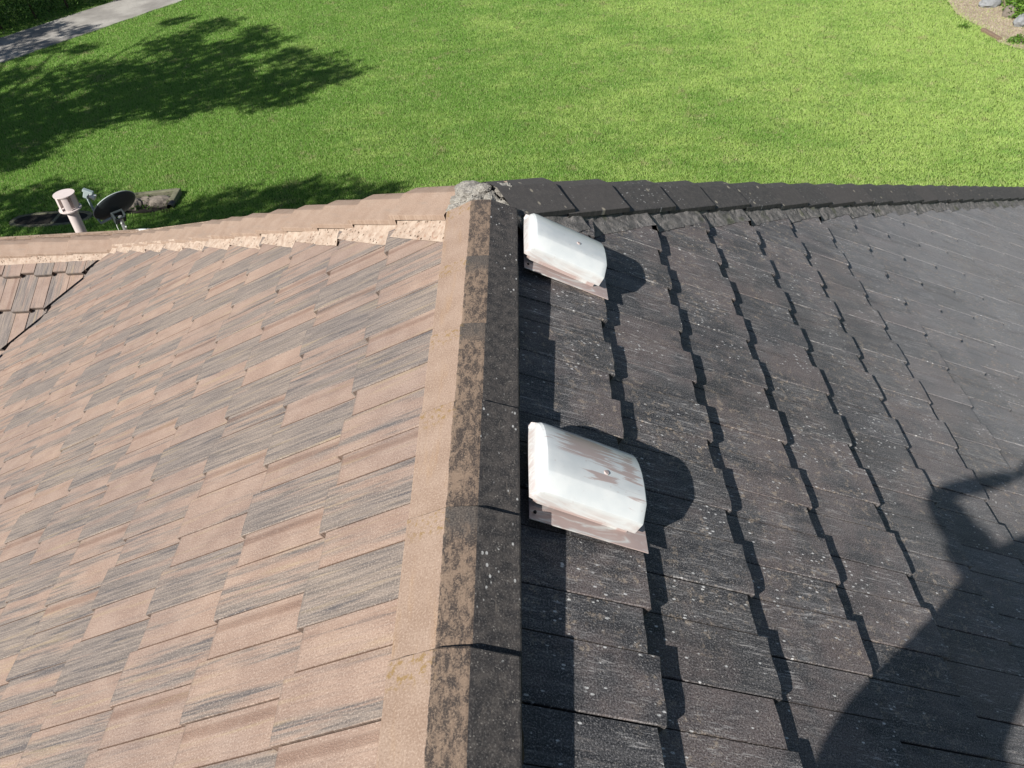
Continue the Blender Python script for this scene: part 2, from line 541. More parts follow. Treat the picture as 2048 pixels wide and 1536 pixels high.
camM = cam.matrix_basis.inverted() if False else (Matrix.Translation(cam.location) @ cam.rotation_euler.to_matrix().to_4x4()).inverted()
def project(p):
    q = camM @ Vector(p)
    if q.z > -.05: return None
    f = 1602 / 2
    return (512 + f * q.x / -q.z, 384 - f * q.y / -q.z)

def screen_size(M):
    pts = [project(M @ Vector(c)) for c in ((0, 0, 0), (0, -W, 0), (-G, -W, 0), (-G, 0, 0))]
    if any(p is None for p in pts): return 0
    ins = any(-6 < p[0] < 1030 and -6 < p[1] < 774 for p in pts)
    if not ins: return 0
    a = 0
    for i in range(4):
        x0, y0 = pts[i]; x1, y1 = pts[(i + 1) % 4]
        a += x0 * y1 - x1 * y0
    return abs(a) / 2

# vertical cutting planes (point, outward normal): everything on the outward side is cut off
def cuts_for(kind):
    q = math.sqrt(.5)
    if kind == 'mould': return [((0, Y0 - .035, 0), Vector((-q, q, 0))), ((.05, 0, 0), Vector((-1, 0, 0))), ((HE + .06, 0, 0), Vector((1, 0, 0)))]
    if kind == 'clean': return [((0, Y0 - .035, 0), Vector((q, q, 0))), ((-.05, 0, 0), Vector((1, 0, 0))), ((-PA + .03, wy, 0), Vector((-q, q, 0))), ((-HE - .06, 0, 0), Vector((-1, 0, 0)))]
    if kind == 'wing': return [((-PA - .035, wy, 0), Vector((q, -q, 0))), ((0, wy - .04, 0), Vector((0, 1, 0))), ((WX, 0, 0), Vector((-1, 0, 0)))]
    return [((0, Y0 + .035, 0), Vector((q, -q, 0))), ((0, Y0 + .035, 0), Vector((-q, -q, 0))), ((0, wy + .04, 0), Vector((0, -1, 0))), ((WX, 0, 0), Vector((-1, 0, 0)))]

def far_cut_fix(pt):  # far slope: left hip plane only acts right of the wing ridge start
    return pt.x > -PA

TILES = []    # (screen size, kind, matrix, mesh, cutlist)
for kind in ('mould', 'clean', 'wing', 'far'):
    dn, ac, nm = SLOPES[kind]
    cuts = cuts_for(kind)
    s0 = {'mould': .5019, 'clean': .5326, 'wing': .36, 'far': .40}[kind]
    o0 = {'mould': .0115, 'clean': 0.0, 'wing': .1, 'far': 0.05}[kind]
    for c in range(0, 23):
        s = s0 + c * G
        for j in range(-46, 36):
            t = o0 - W * (j + (.5 if c % 2 else 0))
            if kind in ('mould', 'clean') and t < YN + .3: continue
            rel = dn * s + ac * t
            if kind == 'wing': rel += Vector((-PA - 1.5, wy, -PA * TT))
            if kind == 'far': rel += Vector((0, Y0, 0))
            if kind == 'wing' and (rel.x > -PA + .2 or rel.y < wy - vb - .2): continue
            if kind == 'far' and (rel.y > Y0 + HE + .15): continue
            corners = [rel, rel - ac * W, rel - dn * (G + .07), rel - dn * (G + .07) - ac * W]
            cl = []; dead = False
            for (pt, nn) in cuts:
                if kind == 'far' and abs(nn.x + .707) < .01 and max(q.x for q in corners) < -PA: continue
                if kind == 'far' and nn.y < -.9 and min(q.x for q in corners) > -PA - .1: continue
                d = [(q - Vector(pt)).dot(nn) for q in corners]
                if min(d) > -.01: dead = True; break
                if max(d) > 0: cl.append((pt, nn))
            if dead: continue
            M = frame(rel + nm * rnd.uniform(-.0012, .0012) + ac * rnd.uniform(-.0008, .0008), dn, ac, nm)
            if M.determinant() < 0:
                pass
            M = M @ Matrix.Rotation(rnd.uniform(-.003, .003), 4, 'Z') @ Matrix.Rotation(rnd.uniform(-.003, .003), 4, 'X')
            bank = T_MOULD if kind == 'mould' else T_CLEAN
            TILES.append((screen_size(M) if kind != 'far' else 0, kind, M, bank[rnd.randrange(len(bank))], cl))

# tile-local Y must point along the across vector; mirrored slopes get their faces flipped back
def baked(me, M, cl):
    bm = bmesh.new(); bm.from_mesh(me); bm.transform(M)
    if M.determinant() < 0: bmesh.ops.reverse_faces(bm, faces=bm.faces)
    for pt, nn in cl:
        g = bm.verts[:] + bm.edges[:] + bm.faces[:]
        bmesh.ops.bisect_plane(bm, geom=g, plane_co=Vector(pt), plane_no=nn, clear_outer=True, dist=1e-5)
    return bm

RNAME = {'mould': 'mouldy_roof_tile', 'clean': 'clean_roof_tile', 'wing': 'clean_roof_tile'}
for k, b in B.items(): parent_world_inv[b.name] = Matrix.Identity(4)
TILES.sort(key=lambda t: -t[0])
count = {'mouldy_roof_tile': 0, 'clean_roof_tile': 0}
rest = {'mould': [], 'clean': []}
for (sz, kind, M, me, cl) in TILES:
    nmk = RNAME.get(kind)
    if nmk and sz > 0 and count[nmk] < 300:
        count[nmk] += 1
        if cl or M.determinant() < 0:
            bm = baked(me, M, cl)
            if len(bm.faces) == 0: bm.free(); continue
            m2 = bpy.data.meshes.new(nmk)
            bm.transform(M.inverted()); bm.to_mesh(m2); bm.free()
            m2.materials.clear(); m2.materials.append(me.materials[0])
            o = bpy.data.objects.new(nmk, m2)
        else:
            o = bpy.data.objects.new(nmk, me)
        COL.objects.link(o)
        o.parent = B[kind]
        o.matrix_basis = M
    else:
        rest['mould' if kind == 'mould' else 'clean'].append((M, me, cl))
# board objects sit at the house origin in world space: keep them there
bpy.context.view_layer.update()

def join_rest(key, name, mat):
    V, F, UV, RN = [], [], [], []
    for (M, me, cl) in rest[key]:
        bm = baked(me, M, cl)
        uvl = bm.loops.layers.uv.active
        b = len(V); idx = {}
        for v in bm.verts:
            idx[v.index] = 0
        bm.verts.index_update()
        V += [v.co[:] for v in bm.verts]
        q = rnd.random()
        for f in bm.faces:
            F.append([v.index + b for v in f.verts])
            UV += [lp[uvl].uv[:] for lp in f.loops]
            RN.append(q)
        bm.free()
    m = bpy.data.meshes.new(name)
    m.from_pydata(V, [], F)
    l = m.uv_layers.new(name='tile')
    l.data.foreach_set('uv', np.array(UV, np.float32).ravel())
    a = m.attributes.new('rnd', 'FLOAT', 'FACE')
    a.data.foreach_set('value', np.array(RN, np.float32))
    m.materials.append(mat)
    m.update()
    o = bpy.data.objects.new(name, m)
    COL.objects.link(o)
    adopt(o)
    o['kind'] = 'stuff'
    return o
join_rest('mould', 'distant_mouldy_tiles', M_MOULD)
join_rest('clean', 'distant_clean_tiles', M_CLEAN)

# ---- ridge and hip tiles
CA, CB, CH = .036, .137, .043       # half crown width, half width, fall from crown to lower edge
def cap_mesh(seed, CB, CH, L=.43, wide=1.0):
    r = random.Random(seed)
    prof = []
    for s in (-1, 1):
        side = [(CB * wide, -CH - .020, 0), (CB * wide, -CH, 0), (CB * wide - .003, -CH + .0025, 0)]
        for k in (1, 2, 3):
            f = k / 4; side.append((CB * wide + (CA - CB * wide) * f, -CH + CH * f, 0))
        side.append((CA + .003, -.0012, 0)); side.append((CA - .003, 0, 0))
        if s < 0: prof += [(-a, z) for a, z, _ in side]
        else: prof += [(a, z) for a, z, _ in side[::-1]]
    prof.insert(len(prof) // 2, (0, .0005))
    V, F, UV = [], [], []
    xs = [0, .14, .28, L - .004, L, L]
    nP = len(prof)
    for i, x in enumerate(xs):
        for k, (y, z) in enumerate(prof):
            tz = x / L * .022
            jx = r.uniform(-1, 1) * .0012 if i >= 3 else 0
            zz = z + tz - (.003 if i == 4 else 0) - (.020 if i == 5 else 0) + mn.noise(Vector((x * 6, y * 9, seed * 3.1))) * .0015
            V.append((x + jx, y, zz)); UV.append((x, y))
    for i in range(len(xs) - 1):
        for k in range(nP - 1):
            a = i * nP + k
            F.append((a, a + nP, a + nP + 1, a + 1))
    me = bpy.data.meshes.new('ridge_tile')
    me.from_pydata(V, [], F)
    l = me.uv_layers.new(name='tile')
    for lp in me.loops: l.data[lp.index].uv = (UV[lp.vertex_index][0], -UV[lp.vertex_index][1])
    me.update()
    return me

def cap_bank(kind, n, base, cb=.137, ch=.043):
    out = []
    for i in range(n):
        m = cap_mesh(base + i, cb, ch); m.materials.append(M_CAP[kind]); out.append(m)
    return out
CAPS = {'main': cap_bank('main', 6, 10), 'pink': cap_bank('pink', 5, 30, .152, .056), 'dark': cap_bank('dark', 6, 60, .175, .070)}

def place_cap(name, kind, end, along, up, jit=.0015, cut=1.0):
    """end = point of the crown at the exposed end (before the lap lift)"""
    along = along.normalized(); lat = up.cross(along).normalized(); up = along.cross(lat).normalized()
    M = frame(Vector(end) - along * .43 * cut, along, lat, up) @ Matrix.Diagonal((cut, 1, 1, 1))
    M = M @ Matrix.Translation((rnd.uniform(-.003, .003), rnd.uniform(-jit, jit), 0)) @ Matrix.Rotation(rnd.uniform(-.006, .006), 4, 'X') @ Matrix.Rotation(rnd.uniform(-.005, .005), 4, 'Z')
    b = CAPS[kind]
    o = bpy.data.objects.new(name, b[rnd.randrange(len(b))])
    COL.objects.link(o)
    adopt(o)
    o.matrix_basis = M
    return o

RX, RH = -.017, .004            # crown line of the main ridge
for k, y in enumerate([1.665, 1.26, .872, .515, .132, -.240, -.615, -1.0, -1.37, -1.74, -2.11, -2.48, -2.85]):
    place_cap('ridge_tile', 'main', (RX, y, RH), Vector((0, 1, 0)), Vector((0, 0, 1)))
HIPZ = .034
for s in (-1, 1):
    hd = Vector((s, 1, -TT))
    kmax = 14 if s < 0 else 27
    for k in range(kmax):
        a = (.36 + .2505 * k) if s < 0 else (.248 + .256 * k)
        if s < 0 and a > PA + .1: break
        p = Vector((s * a, Y0 + a, -a * TT + HIPZ - (.012 * a if s < 0 else 0)))
        place_cap('hip_tile', 'pink' if s < 0 else 'dark', p, hd, Vector((0, 0, 1)), .003, (.82 if s > 0 else .98) if k == 0 else 1.0)
for k in range(15):
    place_cap('ridge_tile', 'pink', (-PA - .12 - .385 * k, wy, -PA * TT - .012), Vector((-1, 0, 0)), Vector((0, 0, 1)))

# ---- mortar beds
def mortar_strip(name, mat, path, outw, top_z, foot, n_along, wob=.006, CB=.137, seed=0, rows=6):
    """path(u)->point on the hip line, outw unit horizontal vector towards the slope, foot(u)->(out, z) of the lower edge"""
    V, F = [], []
    for i in range(n_along + 1):
        u = i / n_along
        p = path(u)
        fo, fz = foot(u)
        pts = []
        for k in range(rows + 1):
            f = k / rows
            o = (CB - .022) + (fo - (CB - .022)) * f ** 1.3
            z = top_z + (fz - top_z) * f
            q = p + outw * o + Vector((0, 0, z))
            nn = mn.noise(q * 22 + Vector((seed, 0, 0))) + .6 * mn.noise(q * 60)
            q += outw * nn * wob
            pts.append(q)
        V += pts
    R_ = rows + 1
    for i in range(n_along):
        for k in range(rows):
            a = i * R_ + k
            F.append((a, a + 1, a + 1 + R_, a + R_))
    o = mesh_obj(name, V, F, mat, smooth=False)
    adopt(o)
    return o

q = math.sqrt(.5)
def hip_foot(side, s0_):
    def f(u, L):
        a = u * L
        out = (.155 + .062 - .009 * a if side < 0 else .175 + .055) + .007 * mn.noise(Vector((a * 7, side * 5, 2)))
        # point on the slope at plan distance out from the hip line
        px = side * a + side * -0 ; 
        # moving outw = (side*? ...) handled by the caller: the roof falls by out*q*TT
        sl = (a + out * q) / CT
        ph = ((sl - s0_) / G) % 1.0
        return out, -out * q * TT + (-.043 * (1 - ph)) + .002
    return f
for side, kind in ((-1, 'pink'), (1, 'grey')):
    L = PA if side < 0 else HE
    hf = hip_foot(side, .5326 if side < 0 else .5019)
    path = lambda u, side=side, L=L: Vector((side * u * L, Y0 + u * L, -u * L * TT))
    outw = Vector((side * q, -q, 0))
    mortar_strip('mortar_bedding', M_MOR[kind], path, outw, HIPZ - (.058 if side < 0 else .070) + .012 - (.02 if side < 0 else 0), lambda u, L=L, hf=hf: hf(u, L), int(L * 55), .0045 if side < 0 else .010, CB=.156 if side < 0 else .175, seed=side * 7)
    # hidden far side of the same bed
    outw2 = Vector((-side * q, q, 0)) * 1.0
    mortar_strip('mortar_bedding', M_MOR[kind], path, outw2, HIPZ - CH + .012, lambda u: (CB + .02, -(CB + .02) * q * TT - .03), int(L * 8), .003)
# main ridge
pr = lambda u: Vector((RX, YN + u * (Y0 - YN - .08), 0))
mortar_strip('mortar_bedding', M_MOR['brown'], pr, Vector((1, 0, 0)), RH - CH - .002, lambda u: (CB + .004 + .006 * mn.noise(Vector((u * 60, 0, 0))), -.140), 200, .004, seed=3)
def wf(u):
    return (CB + .008 + .006 * max(0, mn.noise(Vector((u * 90, 3, 0)))), -.132 + .006 * mn.noise(Vector((u * 70, 5, 0))))
mortar_strip('mortar_bedding', M_WHITEMORTAR, pr, Vector((-1, 0, 0)), RH - CH - .01, wf, 260, .003, seed=9)
# wing ridge
pw = lambda u: Vector((-PA + .1 - u * (-(WX) - PA), wy, -PA * TT))
mortar_strip('mortar_bedding', M_MOR['pink'], pw, Vector((0, -1, 0)), -.055, lambda u: (CB + .055 + .004 * mn.noise(Vector((u * 80, 1, 1))), -(CB + .05) * TT - .02), 200, .004, CB=.156, seed=12)
mortar_strip('mortar_bedding', M_MOR['pink'], pw, Vector((0, 1, 0)), .0, lambda u: (CB + .02, -(CB + .02) * TT - .03), 60, .003)

# ---- lump of mortar where the three ridges meet
def lump(name, mat, c, rad, seed, parent=True, sub=4):
    bm = bmesh.new()
    bmesh.ops.create_icosphere(bm, subdivisions=sub, radius=1.0)
    for v in bm.verts:
        d = v.co.normalized()
        k = 1 + .18 * mn.noise(d * 2.2 + Vector((seed, 0, 0))) + .10 * mn.noise(d * 6 + Vector((0, seed, 0))) + .05 * mn.noise(d * 15)
        v.co = Vector((d.x * rad[0], d.y * rad[1], d.z * rad[2])) * k + Vector(c)
    return bm
# saddle-shaped collar following the crown of the last ridge tile
V, F = [], []
nU, nV = 44, 12
for i in range(nU + 1):
    t = -1 + 2 * i / nU
    x = t * .175
    base = RH + .018 - max(0, (abs(x - RX) - CA)) * .46
    if abs(x) > .13: base -= (abs(x) - .13) * 1.6
    ycen = Y0 - .035 - .11 * abs(t) ** 1.2 
    for k in range(nV + 1):
        f = k / nV
        y = ycen - .045 + .10 * f
        bulge = math.sin(math.pi * min(1, f * 1.15)) * .004 - .022
        z = base + bulge - (.03 if k == 0 else 0) + .016 * mn.noise(Vector((x * 30, y * 30, 1))) + .009 * mn.noise(Vector((x * 80, y * 80, 4)))
        crack = abs(mn.noise(Vector((x * 16 + 3, y * 18, 8))))
        if crack < .035: z -= .010
        V.append((x + .006 * mn.noise(Vector((y * 40, x * 9, 2))), y + .010 * mn.noise(Vector((x * 40, 0, f * 2))), z))
for i in range(nU):
    for k in range(nV):
        a = i * (nV + 1) + k
        F.append((a, a + nV + 1, a + nV + 2, a + 1))
adopt(mesh_obj('apex_mortar', V, F, M_MOR['apex']))
bm = lump('x', None, (-.014, Y0 + .015, .012), (.034, .030, .016), 3.3)
adopt(bm_obj('apex_mortar', bm, M_MOR['apex']))

for c_, r_, sd in (((-.075, Y0 + .058, -.012), (.058, .055, .026), 1.7), ((-.115, Y0 - .045, -.045), (.045, .032, .022), 2.6), ((-.062, Y0 + .02, -.002), (.055, .045, .024), 7.1),
                   ((.06, Y0 + .045, -.016), (.045, .045, .024), 5.2), ((.125, Y0 - .05, -.07), (.035, .03, .026), 8.8), ((-.095, Y0 + .008, -.030), (.050, .040, .028), 11.2), ((-.125, Y0 - .02, -.055), (.035, .03, .025), 12.9)):
    adopt(bm_obj('apex_mortar', lump('x', None, c_, r_, sd), M_MOR['apex']))

# ---- metal gutter of the valley between the main roof and the wing
vp = Vector((-PA, wy, -PA * TT)); vd = Vector((-1, -1, -TT))
nrm = Vector((0, 0, 1)); side = Vector((q, -q, 0))
V = []
for t in (0, vb):
    c0 = vp + vd * t - Vector((0, 0, .062))
    for o_, z in ((-.10, .034), (-.03, .006), (0, 0), (.03, .006), (.10, .034)):
        V.append(c0 + side * o_ + Vector((0, 0, z)))
F = [(k, k + 1, k + 6, k + 5) for k in range(4)]
M_ZINC = simple('valley_metal', (0.42, 0.46, 0.52), .45, .5, .6, nscale=12)
adopt(mesh_obj('valley_gutter', V, F, M_ZINC))

# ---- walls and eaves gutter
def wall_box(x0, x1, y0, y1):
    bm = bmesh.new()
    add_box(bm, ((x0 + x1) / 2, (y0 + y1) / 2, (GZ - .2 + ez - .1) / 2), (x1 - x0, y1 - y0, ez - .1 - GZ + .2))
    adopt(bm_obj('wall', bm, M_WALL))
wall_box(-HE + .6, HE - .6, YN, Y0 + HE - .6)
wall_box(WX + .3, -HE + .597, wy - vb + .6, Y0 + HE - .603)
bm = bmesh.new()
for pts in ([(HE + .07, YN, ez - .09), (HE + .07, Y0 + HE + .07, ez - .09), (WX, Y0 + HE + .07, ez - .09)],):
    for a, b in zip(pts, pts[1:]):
        a, b = Vector(a), Vector(b); d = b - a
        add_box(bm, (a + b) / 2, (abs(d.x) + .12, abs(d.y) + .12, .1) if True else None)
adopt(bm_obj('gutter', bm, M_GUTTER))

# ------------------------------------------------------------------ roof vents
def mat_vent_hood():
    n = NT('weathered_white_paint', 0.32, 0.5)
    p = n.n('TexCoord').outputs['Object']
    r = n.n('ObjectInfo').outputs['Random']
    pw_ = n.vmath('ADD', p, n.vmath('SCALE', (13.0, 7.0, 3.0)))
    mp = n.n('Mapping'); n.put(mp.inputs[0], p); mp.inputs['Scale'].default_value = (4, 60, 16)
    st = n.noise(mp.outputs[0], 1.0, 5, .65, dist=1.5)
    big = n.noise(n.scale(p, (6, 9, 6)), 1.0, 3, .5, dist=.6)
    a = n.n('Attribute', attribute_name='worn', attribute_type='OBJECT')
    sq = n.n('SeparateXYZ'); n.put(sq.inputs[0], p)
    def region(cx, cy, rx, ry):
        ax = n.math('DIVIDE', n.math('ABSOLUTE', n.math('SUBTRACT', sq.outputs[0], cx)), rx)
        ay = n.math('DIVIDE', n.math('ABSOLUTE', n.math('SUBTRACT', sq.outputs[1], cy)), ry)
        return n.math('SUBTRACT', 1.0, n.math('MAXIMUM', ax, ay))
    reg = n.math('MAXIMUM', n.math('MAXIMUM', region(-.175, .185, .115, .075), region(-.13, .085, .06, .02)), n.math('MULTIPLY', region(-.045, .15, .03, .08), .6))
    worn = n.math('MULTIPLY', n.ramp(n.math('ADD', n.math('MULTIPLY', reg, .7), n.math('MULTIPLY', n.math('SUBTRACT', st, .5), 2.2)), .12, .34), a.outputs['Fac'])
    sep = n.n('SeparateXYZ'); n.put(sep.inputs[0], p)
    lowside = n.math('MULTIPLY', n.ramp(n.math('MULTIPLY_ADD', st, .05, sep.outputs[2]), .088, .072), n.ramp(st, .35, .6, .1, .9))
    white = n.mix(n.ramp(n.noise(p, 20, 3, .5), .3, .7), (0.56, 0.585, 0.58), (0.62, 0.635, 0.62))
    c = n.mix(n.math('MAXIMUM', worn, n.math('MULTIPLY', lowside, .75)), white, (0.42, 0.335, 0.305))
    c = n.mix(n.ramp(n.noise(p, 60, 4, .7), .63, .72, 0, .5), c, (0.40, 0.31, 0.27))
    return n.out(c, n.bump(n.noise(p, 90, 3, .6), .12, .001), .33)
M_HOOD = mat_vent_hood()
n = NT('painted_flashing', .5, .4)
p_ = n.n('TexCoord').outputs['Object']
sw = n.noise(n.scale(p_, (7, 22, 1)), 1.0, 5, .55, dist=2.0)
M_FLASH = n.out(n.mix(n.ramp(sw, .46, .66), (0.40, 0.31, 0.285), (0.56, 0.57, 0.55)), n.bump(n.noise(p_, 60, 3, .6), .2, .0015))
M_DARKIN = simple('dark_vent_inside', (0.02, 0.02, 0.02), .9, .1)

def roof_vent(slope, s_low, y_near, label, worn=0.0, ang=0.0):
    """y_near: near edge of the hood, s_low: slope distance of its lower open end"""
    dn, ac, nm = SLOPES[slope]
    base = Vector((0, Y0, 0)) if slope == 'far' else Vector((0, 0, 0))
    M = frame(base + dn * s_low + ac * y_near, dn, ac, nm)
    if M.determinant() < 0:
        M = frame(base + dn * s_low + ac * y_near, dn, -ac, nm)
    root = empty('roof_vent')
    root.matrix_basis = M @ Matrix.Rotation(ang, 4, 'Z')
    tag(root, label, 'roof vent', 'white vents set in the roof tiles')
    # hood: arched shell open at its lower end, rounded off at its upper end
    prof = [(.000, .024), (.000, .064), (.003, .067), (.046, .0925), (.050, .094), (.080, .0965), (.115, .0975), (.155, .0955), (.195, .089), (.225, .080), (.243, .071), (.256, .060), (.264, .047), (.267, .024)]
    V, F = [], []
    xs = [(0.0, 1.0, 0), (-.003, 1.004, .0015), (-.02, 1.0, .002), (-.12, 1.0, .002), (-.22, 1.0, .001), (-.280, 1.0, .001), (-.292, .995, -.001), (-.298, .985, -.006), (-.301, .97, -.014), (-.312, .93, -.050)]
    nP = len(prof)
    for (x, k, dz) in xs:
        for (y, z) in prof:
            yy = .1335 + (y - .1335) * (1 - (1 - k) * .5)
            zz = .024 + (z - .024) * (k if k < 1 else 1) + (dz if z > .05 else 0)
            zz = max(zz, .024)
            V.append((x, yy, zz))
    for i in range(len(xs) - 1):
        for k in range(nP - 1):
            a = i * nP + k
            F.append((a, a + 1, a + 1 + nP, a + nP))
    F.append(tuple((len(xs) - 1) * nP + k for k in range(nP)))
    me = bpy.data.meshes.new('hood')
    me.from_pydata(V, [], F)
    me.materials.append(M_HOOD); me.update()
    bm = bmesh.new(); bm.from_mesh(me); bmesh.ops.recalc_face_normals(bm, faces=bm.faces); bm.to_mesh(me); bm.free()
    me.polygons.foreach_set('use_smooth', [True] * len(me.polygons))
    o = bpy.data.objects.new('hood', me); COL.objects.link(o); o.parent = root
    o['worn'] = float(worn)
    so = o.modifiers.new('thick', 'SOLIDIFY'); so.thickness = .0035; so.offset = -1
    es = o.modifiers.new('es', 'EDGE_SPLIT'); es.split_angle = R(24)
    # round button on top
    bm = bmesh.new()
    bmesh.ops.create_cone(bm, segments=20, radius1=.0085, radius2=.0065, depth=.003, cap_ends=True)
    bmesh.ops.translate(bm, verts=bm.verts, vec=(-.12, .105, .1005))
    bm_obj('button', bm, M_FLASH, root)
    # flashing sheet with a turned-up curb
    bm = bmesh.new()
    add_box(bm, (-.125, .135, .006), (.345, .345, .003), Matrix.Rotation(R(-2.2), 4, 'Y'), .0008)
    bm_obj('flashing', bm, M_FLASH, root)
    bm = bmesh.new()
    add_box(bm, (-.15, .249, .022), (.25, .003, .036))
    add_box(bm, (-.02, .135, .018), (.003, .225, .026))
    bm_obj('curb', bm, M_DARKIN, root)
    bm = bmesh.new(); add_box(bm, (-.155, .012, .016), (.28, .003, .020)); bm_obj('curb', bm, M_FLASH, root)
    for x in (-.285,):
        bm = bmesh.new(); bmesh.ops.create_cone(bm, segments=10, radius1=.005, radius2=.004, depth=.004, cap_ends=True)
        bmesh.ops.translate(bm, verts=bm.verts, vec=(x, -.018, .004))
        bm_obj('screw', bm, M_DARKIN, root)
    return root

roof_vent('mould', .462, .217, 'nearer white vent hood on the black slope, its paint worn through to pink in patches', 1.0)
roof_vent('mould', .462, 1.382, 'smooth white vent hood on the black slope, tucked into the corner under the hip', 0.0)
roof_vent('far', 1.30, -.26, 'white vent behind the black hip, only a thin pale line of its top showing', 0.0)
roof_vent('far', 5.85, 4.04, 'small white vent peeping over the pink hip to the right of the satellite dish', 0.0)

# ------------------------------------------------------------------ flue pipe
M_PIPE = simple('pinkish_painted_pvc', (0.60, 0.52, 0.49), .45, .4, nscale=14, namt=.06)
root = empty('flue_pipe', (-4.365, 5.95, -2.46))
tag(root, 'pinkish white flue pipe with a slotted round cowl, rising behind the ridge', 'flue')
bm = bmesh.new(); add_tube(bm, [(0, 0, -.1), (0, 0, .40)], .052, 28); o = bm_obj('pipe', bm, M_PIPE, root, False)
bm = bmesh.new()
bmesh.ops.create_cone(bm, segments=32, radius1=.100, radius2=.100, depth=.009, cap_ends=True)
bmesh.ops.translate(bm, verts=bm.verts, vec=(0, 0, .565)); bm_obj('cap_plate', bm, M_PIPE, root)
bm = bmesh.new()
add_tube(bm, [(0, 0, .404), (0, 0, .416)], .106, 32)
bm_obj('lower_ring', bm, M_PIPE, root)
bm = bmesh.new(); add_tube(bm, [(0, 0, .36), (0, 0, .40)], [.054, .070], 28, False); bm_obj('funnel', bm, M_PIPE, root)
bm = bmesh.new(); add_tube(bm, [(0, 0, .41), (0, 0, .562)], .050, 24); bm_obj('core', bm, M_PIPE, root)
for a0 in range(6):
    bm = bmesh.new()
    a = a0 * math.pi / 3 + .55
    for k in range(5):
        for (rr) in (.106,):
            pass
    arc = [a + (k / 6) * .62 for k in range(7)]
    vs = []
    for t in arc:
        vs.append([bm.verts.new((math.cos(t) * r_, math.sin(t) * r_, z)) for r_, z in ((.091, .414), (.091, .561), (.087, .561), (.087, .414))])
    for i in range(6):
        for k in range(4):
            bm.faces.new((vs[i][k], vs[i + 1][k], vs[i + 1][(k + 1) % 4], vs[i][(k + 1) % 4]))
    bm.faces.new(vs[0]); bm.faces.new(vs[-1][::-1])
    bm_obj('cowl_slat', bm, M_PIPE, root)

# ------------------------------------------------------------------ satellite dish
M_DISH = simple('dark_grey_dish_paint', (0.035, 0.045, 0.047), .6, .25, nscale=10, namt=.05)
M_RIM = simple('pale_rim_paint', (0.34, 0.38, 0.37), .5, .4, nscale=20, namt=.05)
M_LNB = simple('pale_plastic', (0.62, 0.64, 0.6), .4, .4, nscale=20, namt=.04)
M_ARM = simple('grey_green_arm', (0.30, 0.36, 0.35), .45, .5, nscale=20, namt=.05)
M_GALV = simple('galvanised_steel', (0.5, 0.53, 0.53), .35, .5, .7, nscale=30, namt=.08)
DB = Vector((-4.02, 6.2, -2.56))
root = empty('satellite_dish', DB)
tag(root, 'dark grey satellite dish on a steel mast, seen from its back beside the flue', 'satellite dish')
dc = Vector((-4.06, 6.2, -2.195)) - DB                        # dish centre
major = (Vector((-3.80, 6.30, -2.00)) - Vector((-4.30, 6.10, -2.27))).normalized()
look = Vector((-.45, .62, .63)); look -= major * look.dot(major); look.normalize()    # direction the dish faces
minor = look.cross(major).normalized()
bm = bmesh.new()
RA, RB = .225, .20
rings = 9; seg = 44
prev = None
grid = []
for i in range(rings + 1):
    f = i / rings
    grid.append([bm.verts.new(dc + major * math.cos(2 * math.pi * k / seg) * RA * f + minor * math.sin(2 * math.pi * k / seg) * RB * f + look * (.052 * f * f - .024)) for k in range(seg)] if i else [bm.verts.new(dc - look * .03)])
for k in range(seg): bm.faces.new((grid[0][0], grid[1][k], grid[1][(k + 1) % seg]))
for i in range(1, rings):
    for k in range(seg): bm.faces.new((grid[i][k], grid[i + 1][k], grid[i + 1][(k + 1) % seg], grid[i][(k + 1) % seg]))
dish = bm_obj('dish', bm, M_DISH, root, True)
dish.modifiers.new('t', 'SOLIDIFY').thickness = .004
bm = bmesh.new()
pts = [dc + major * math.cos(2 * math.pi * k / seg) * RA + minor * math.sin(2 * math.pi * k / seg) * RB + look * .028 for k in range(seg + 1)]
add_tube(bm, pts, .0055, 6, False); bm_obj('rim', bm, M_RIM, root, True)
hub = dc - look * .06 - major * .03
# arm runs under the dish and out to the receiver
armA = dc - major * .22 + look * .02
lnb = Vector((-4.305, 6.2, -2.065)) - DB
bm = bmesh.new(); add_tube(bm, [hub - look * .01, armA - look * .05, armA, lnb], .0135, 8); bm_obj('arm', bm, M_ARM, root)
bm = bmesh.new()
d = (dc - lnb).normalized()
Mx = Matrix.Translation(lnb) @ d.to_track_quat('X', 'Z').to_matrix().to_4x4()
add_box(bm, (-.01, 0, .03), (.055, .045, .075), Mx, .008)
add_box(bm, (.0, 0, .07), (.10, .045, .03), Mx, .006)
bm_obj('receiver', bm, M_ARM, root)
bm = bmesh.new(); add_tube(bm, [Mx @ Vector((.02, 0, .035)), Mx @ Vector((.075, 0, .03))], [.024, .034], 16); bm_obj('feed_horn', bm, M_LNB, root, False)
bm = bmesh.new()
Mh = Matrix.Translation(hub) @ look.to_track_quat('Z', 'Y').to_matrix().to_4x4()
add_box(bm, (0, 0, .0), (.12, .10, .025), Mh, .006)
add_box(bm, (.05, 0, -.04), (.012, .12, .07), Mh, .002); add_box(bm, (-.05, 0, -.04), (.012, .12, .07), Mh, .002)
add_box(bm, (0, 0, -.075), (.09, .09, .02), Mh, .003)
bm_obj('bracket', bm, M_DISH, root)
mt = hub - look * .085
bm = bmesh.new(); add_tube(bm, [mt + Vector((0, 0, .05)), mt - Vector((0, 0, .12)), Vector((mt.x + .01, mt.y, -.04))], .020, 14); bm_obj('mast', bm, M_GALV, root, False)
for dx, dy in ((.16, -.06), (.03, .2)):
    bm = bmesh.new(); add_tube(bm, [mt - Vector((0, 0, .13)), Vector((mt.x + dx, mt.y + dy, -.03 - dy * TT))], .008, 8); bm_obj('stay', bm, M_GALV, root, False)
bm = bmesh.new()
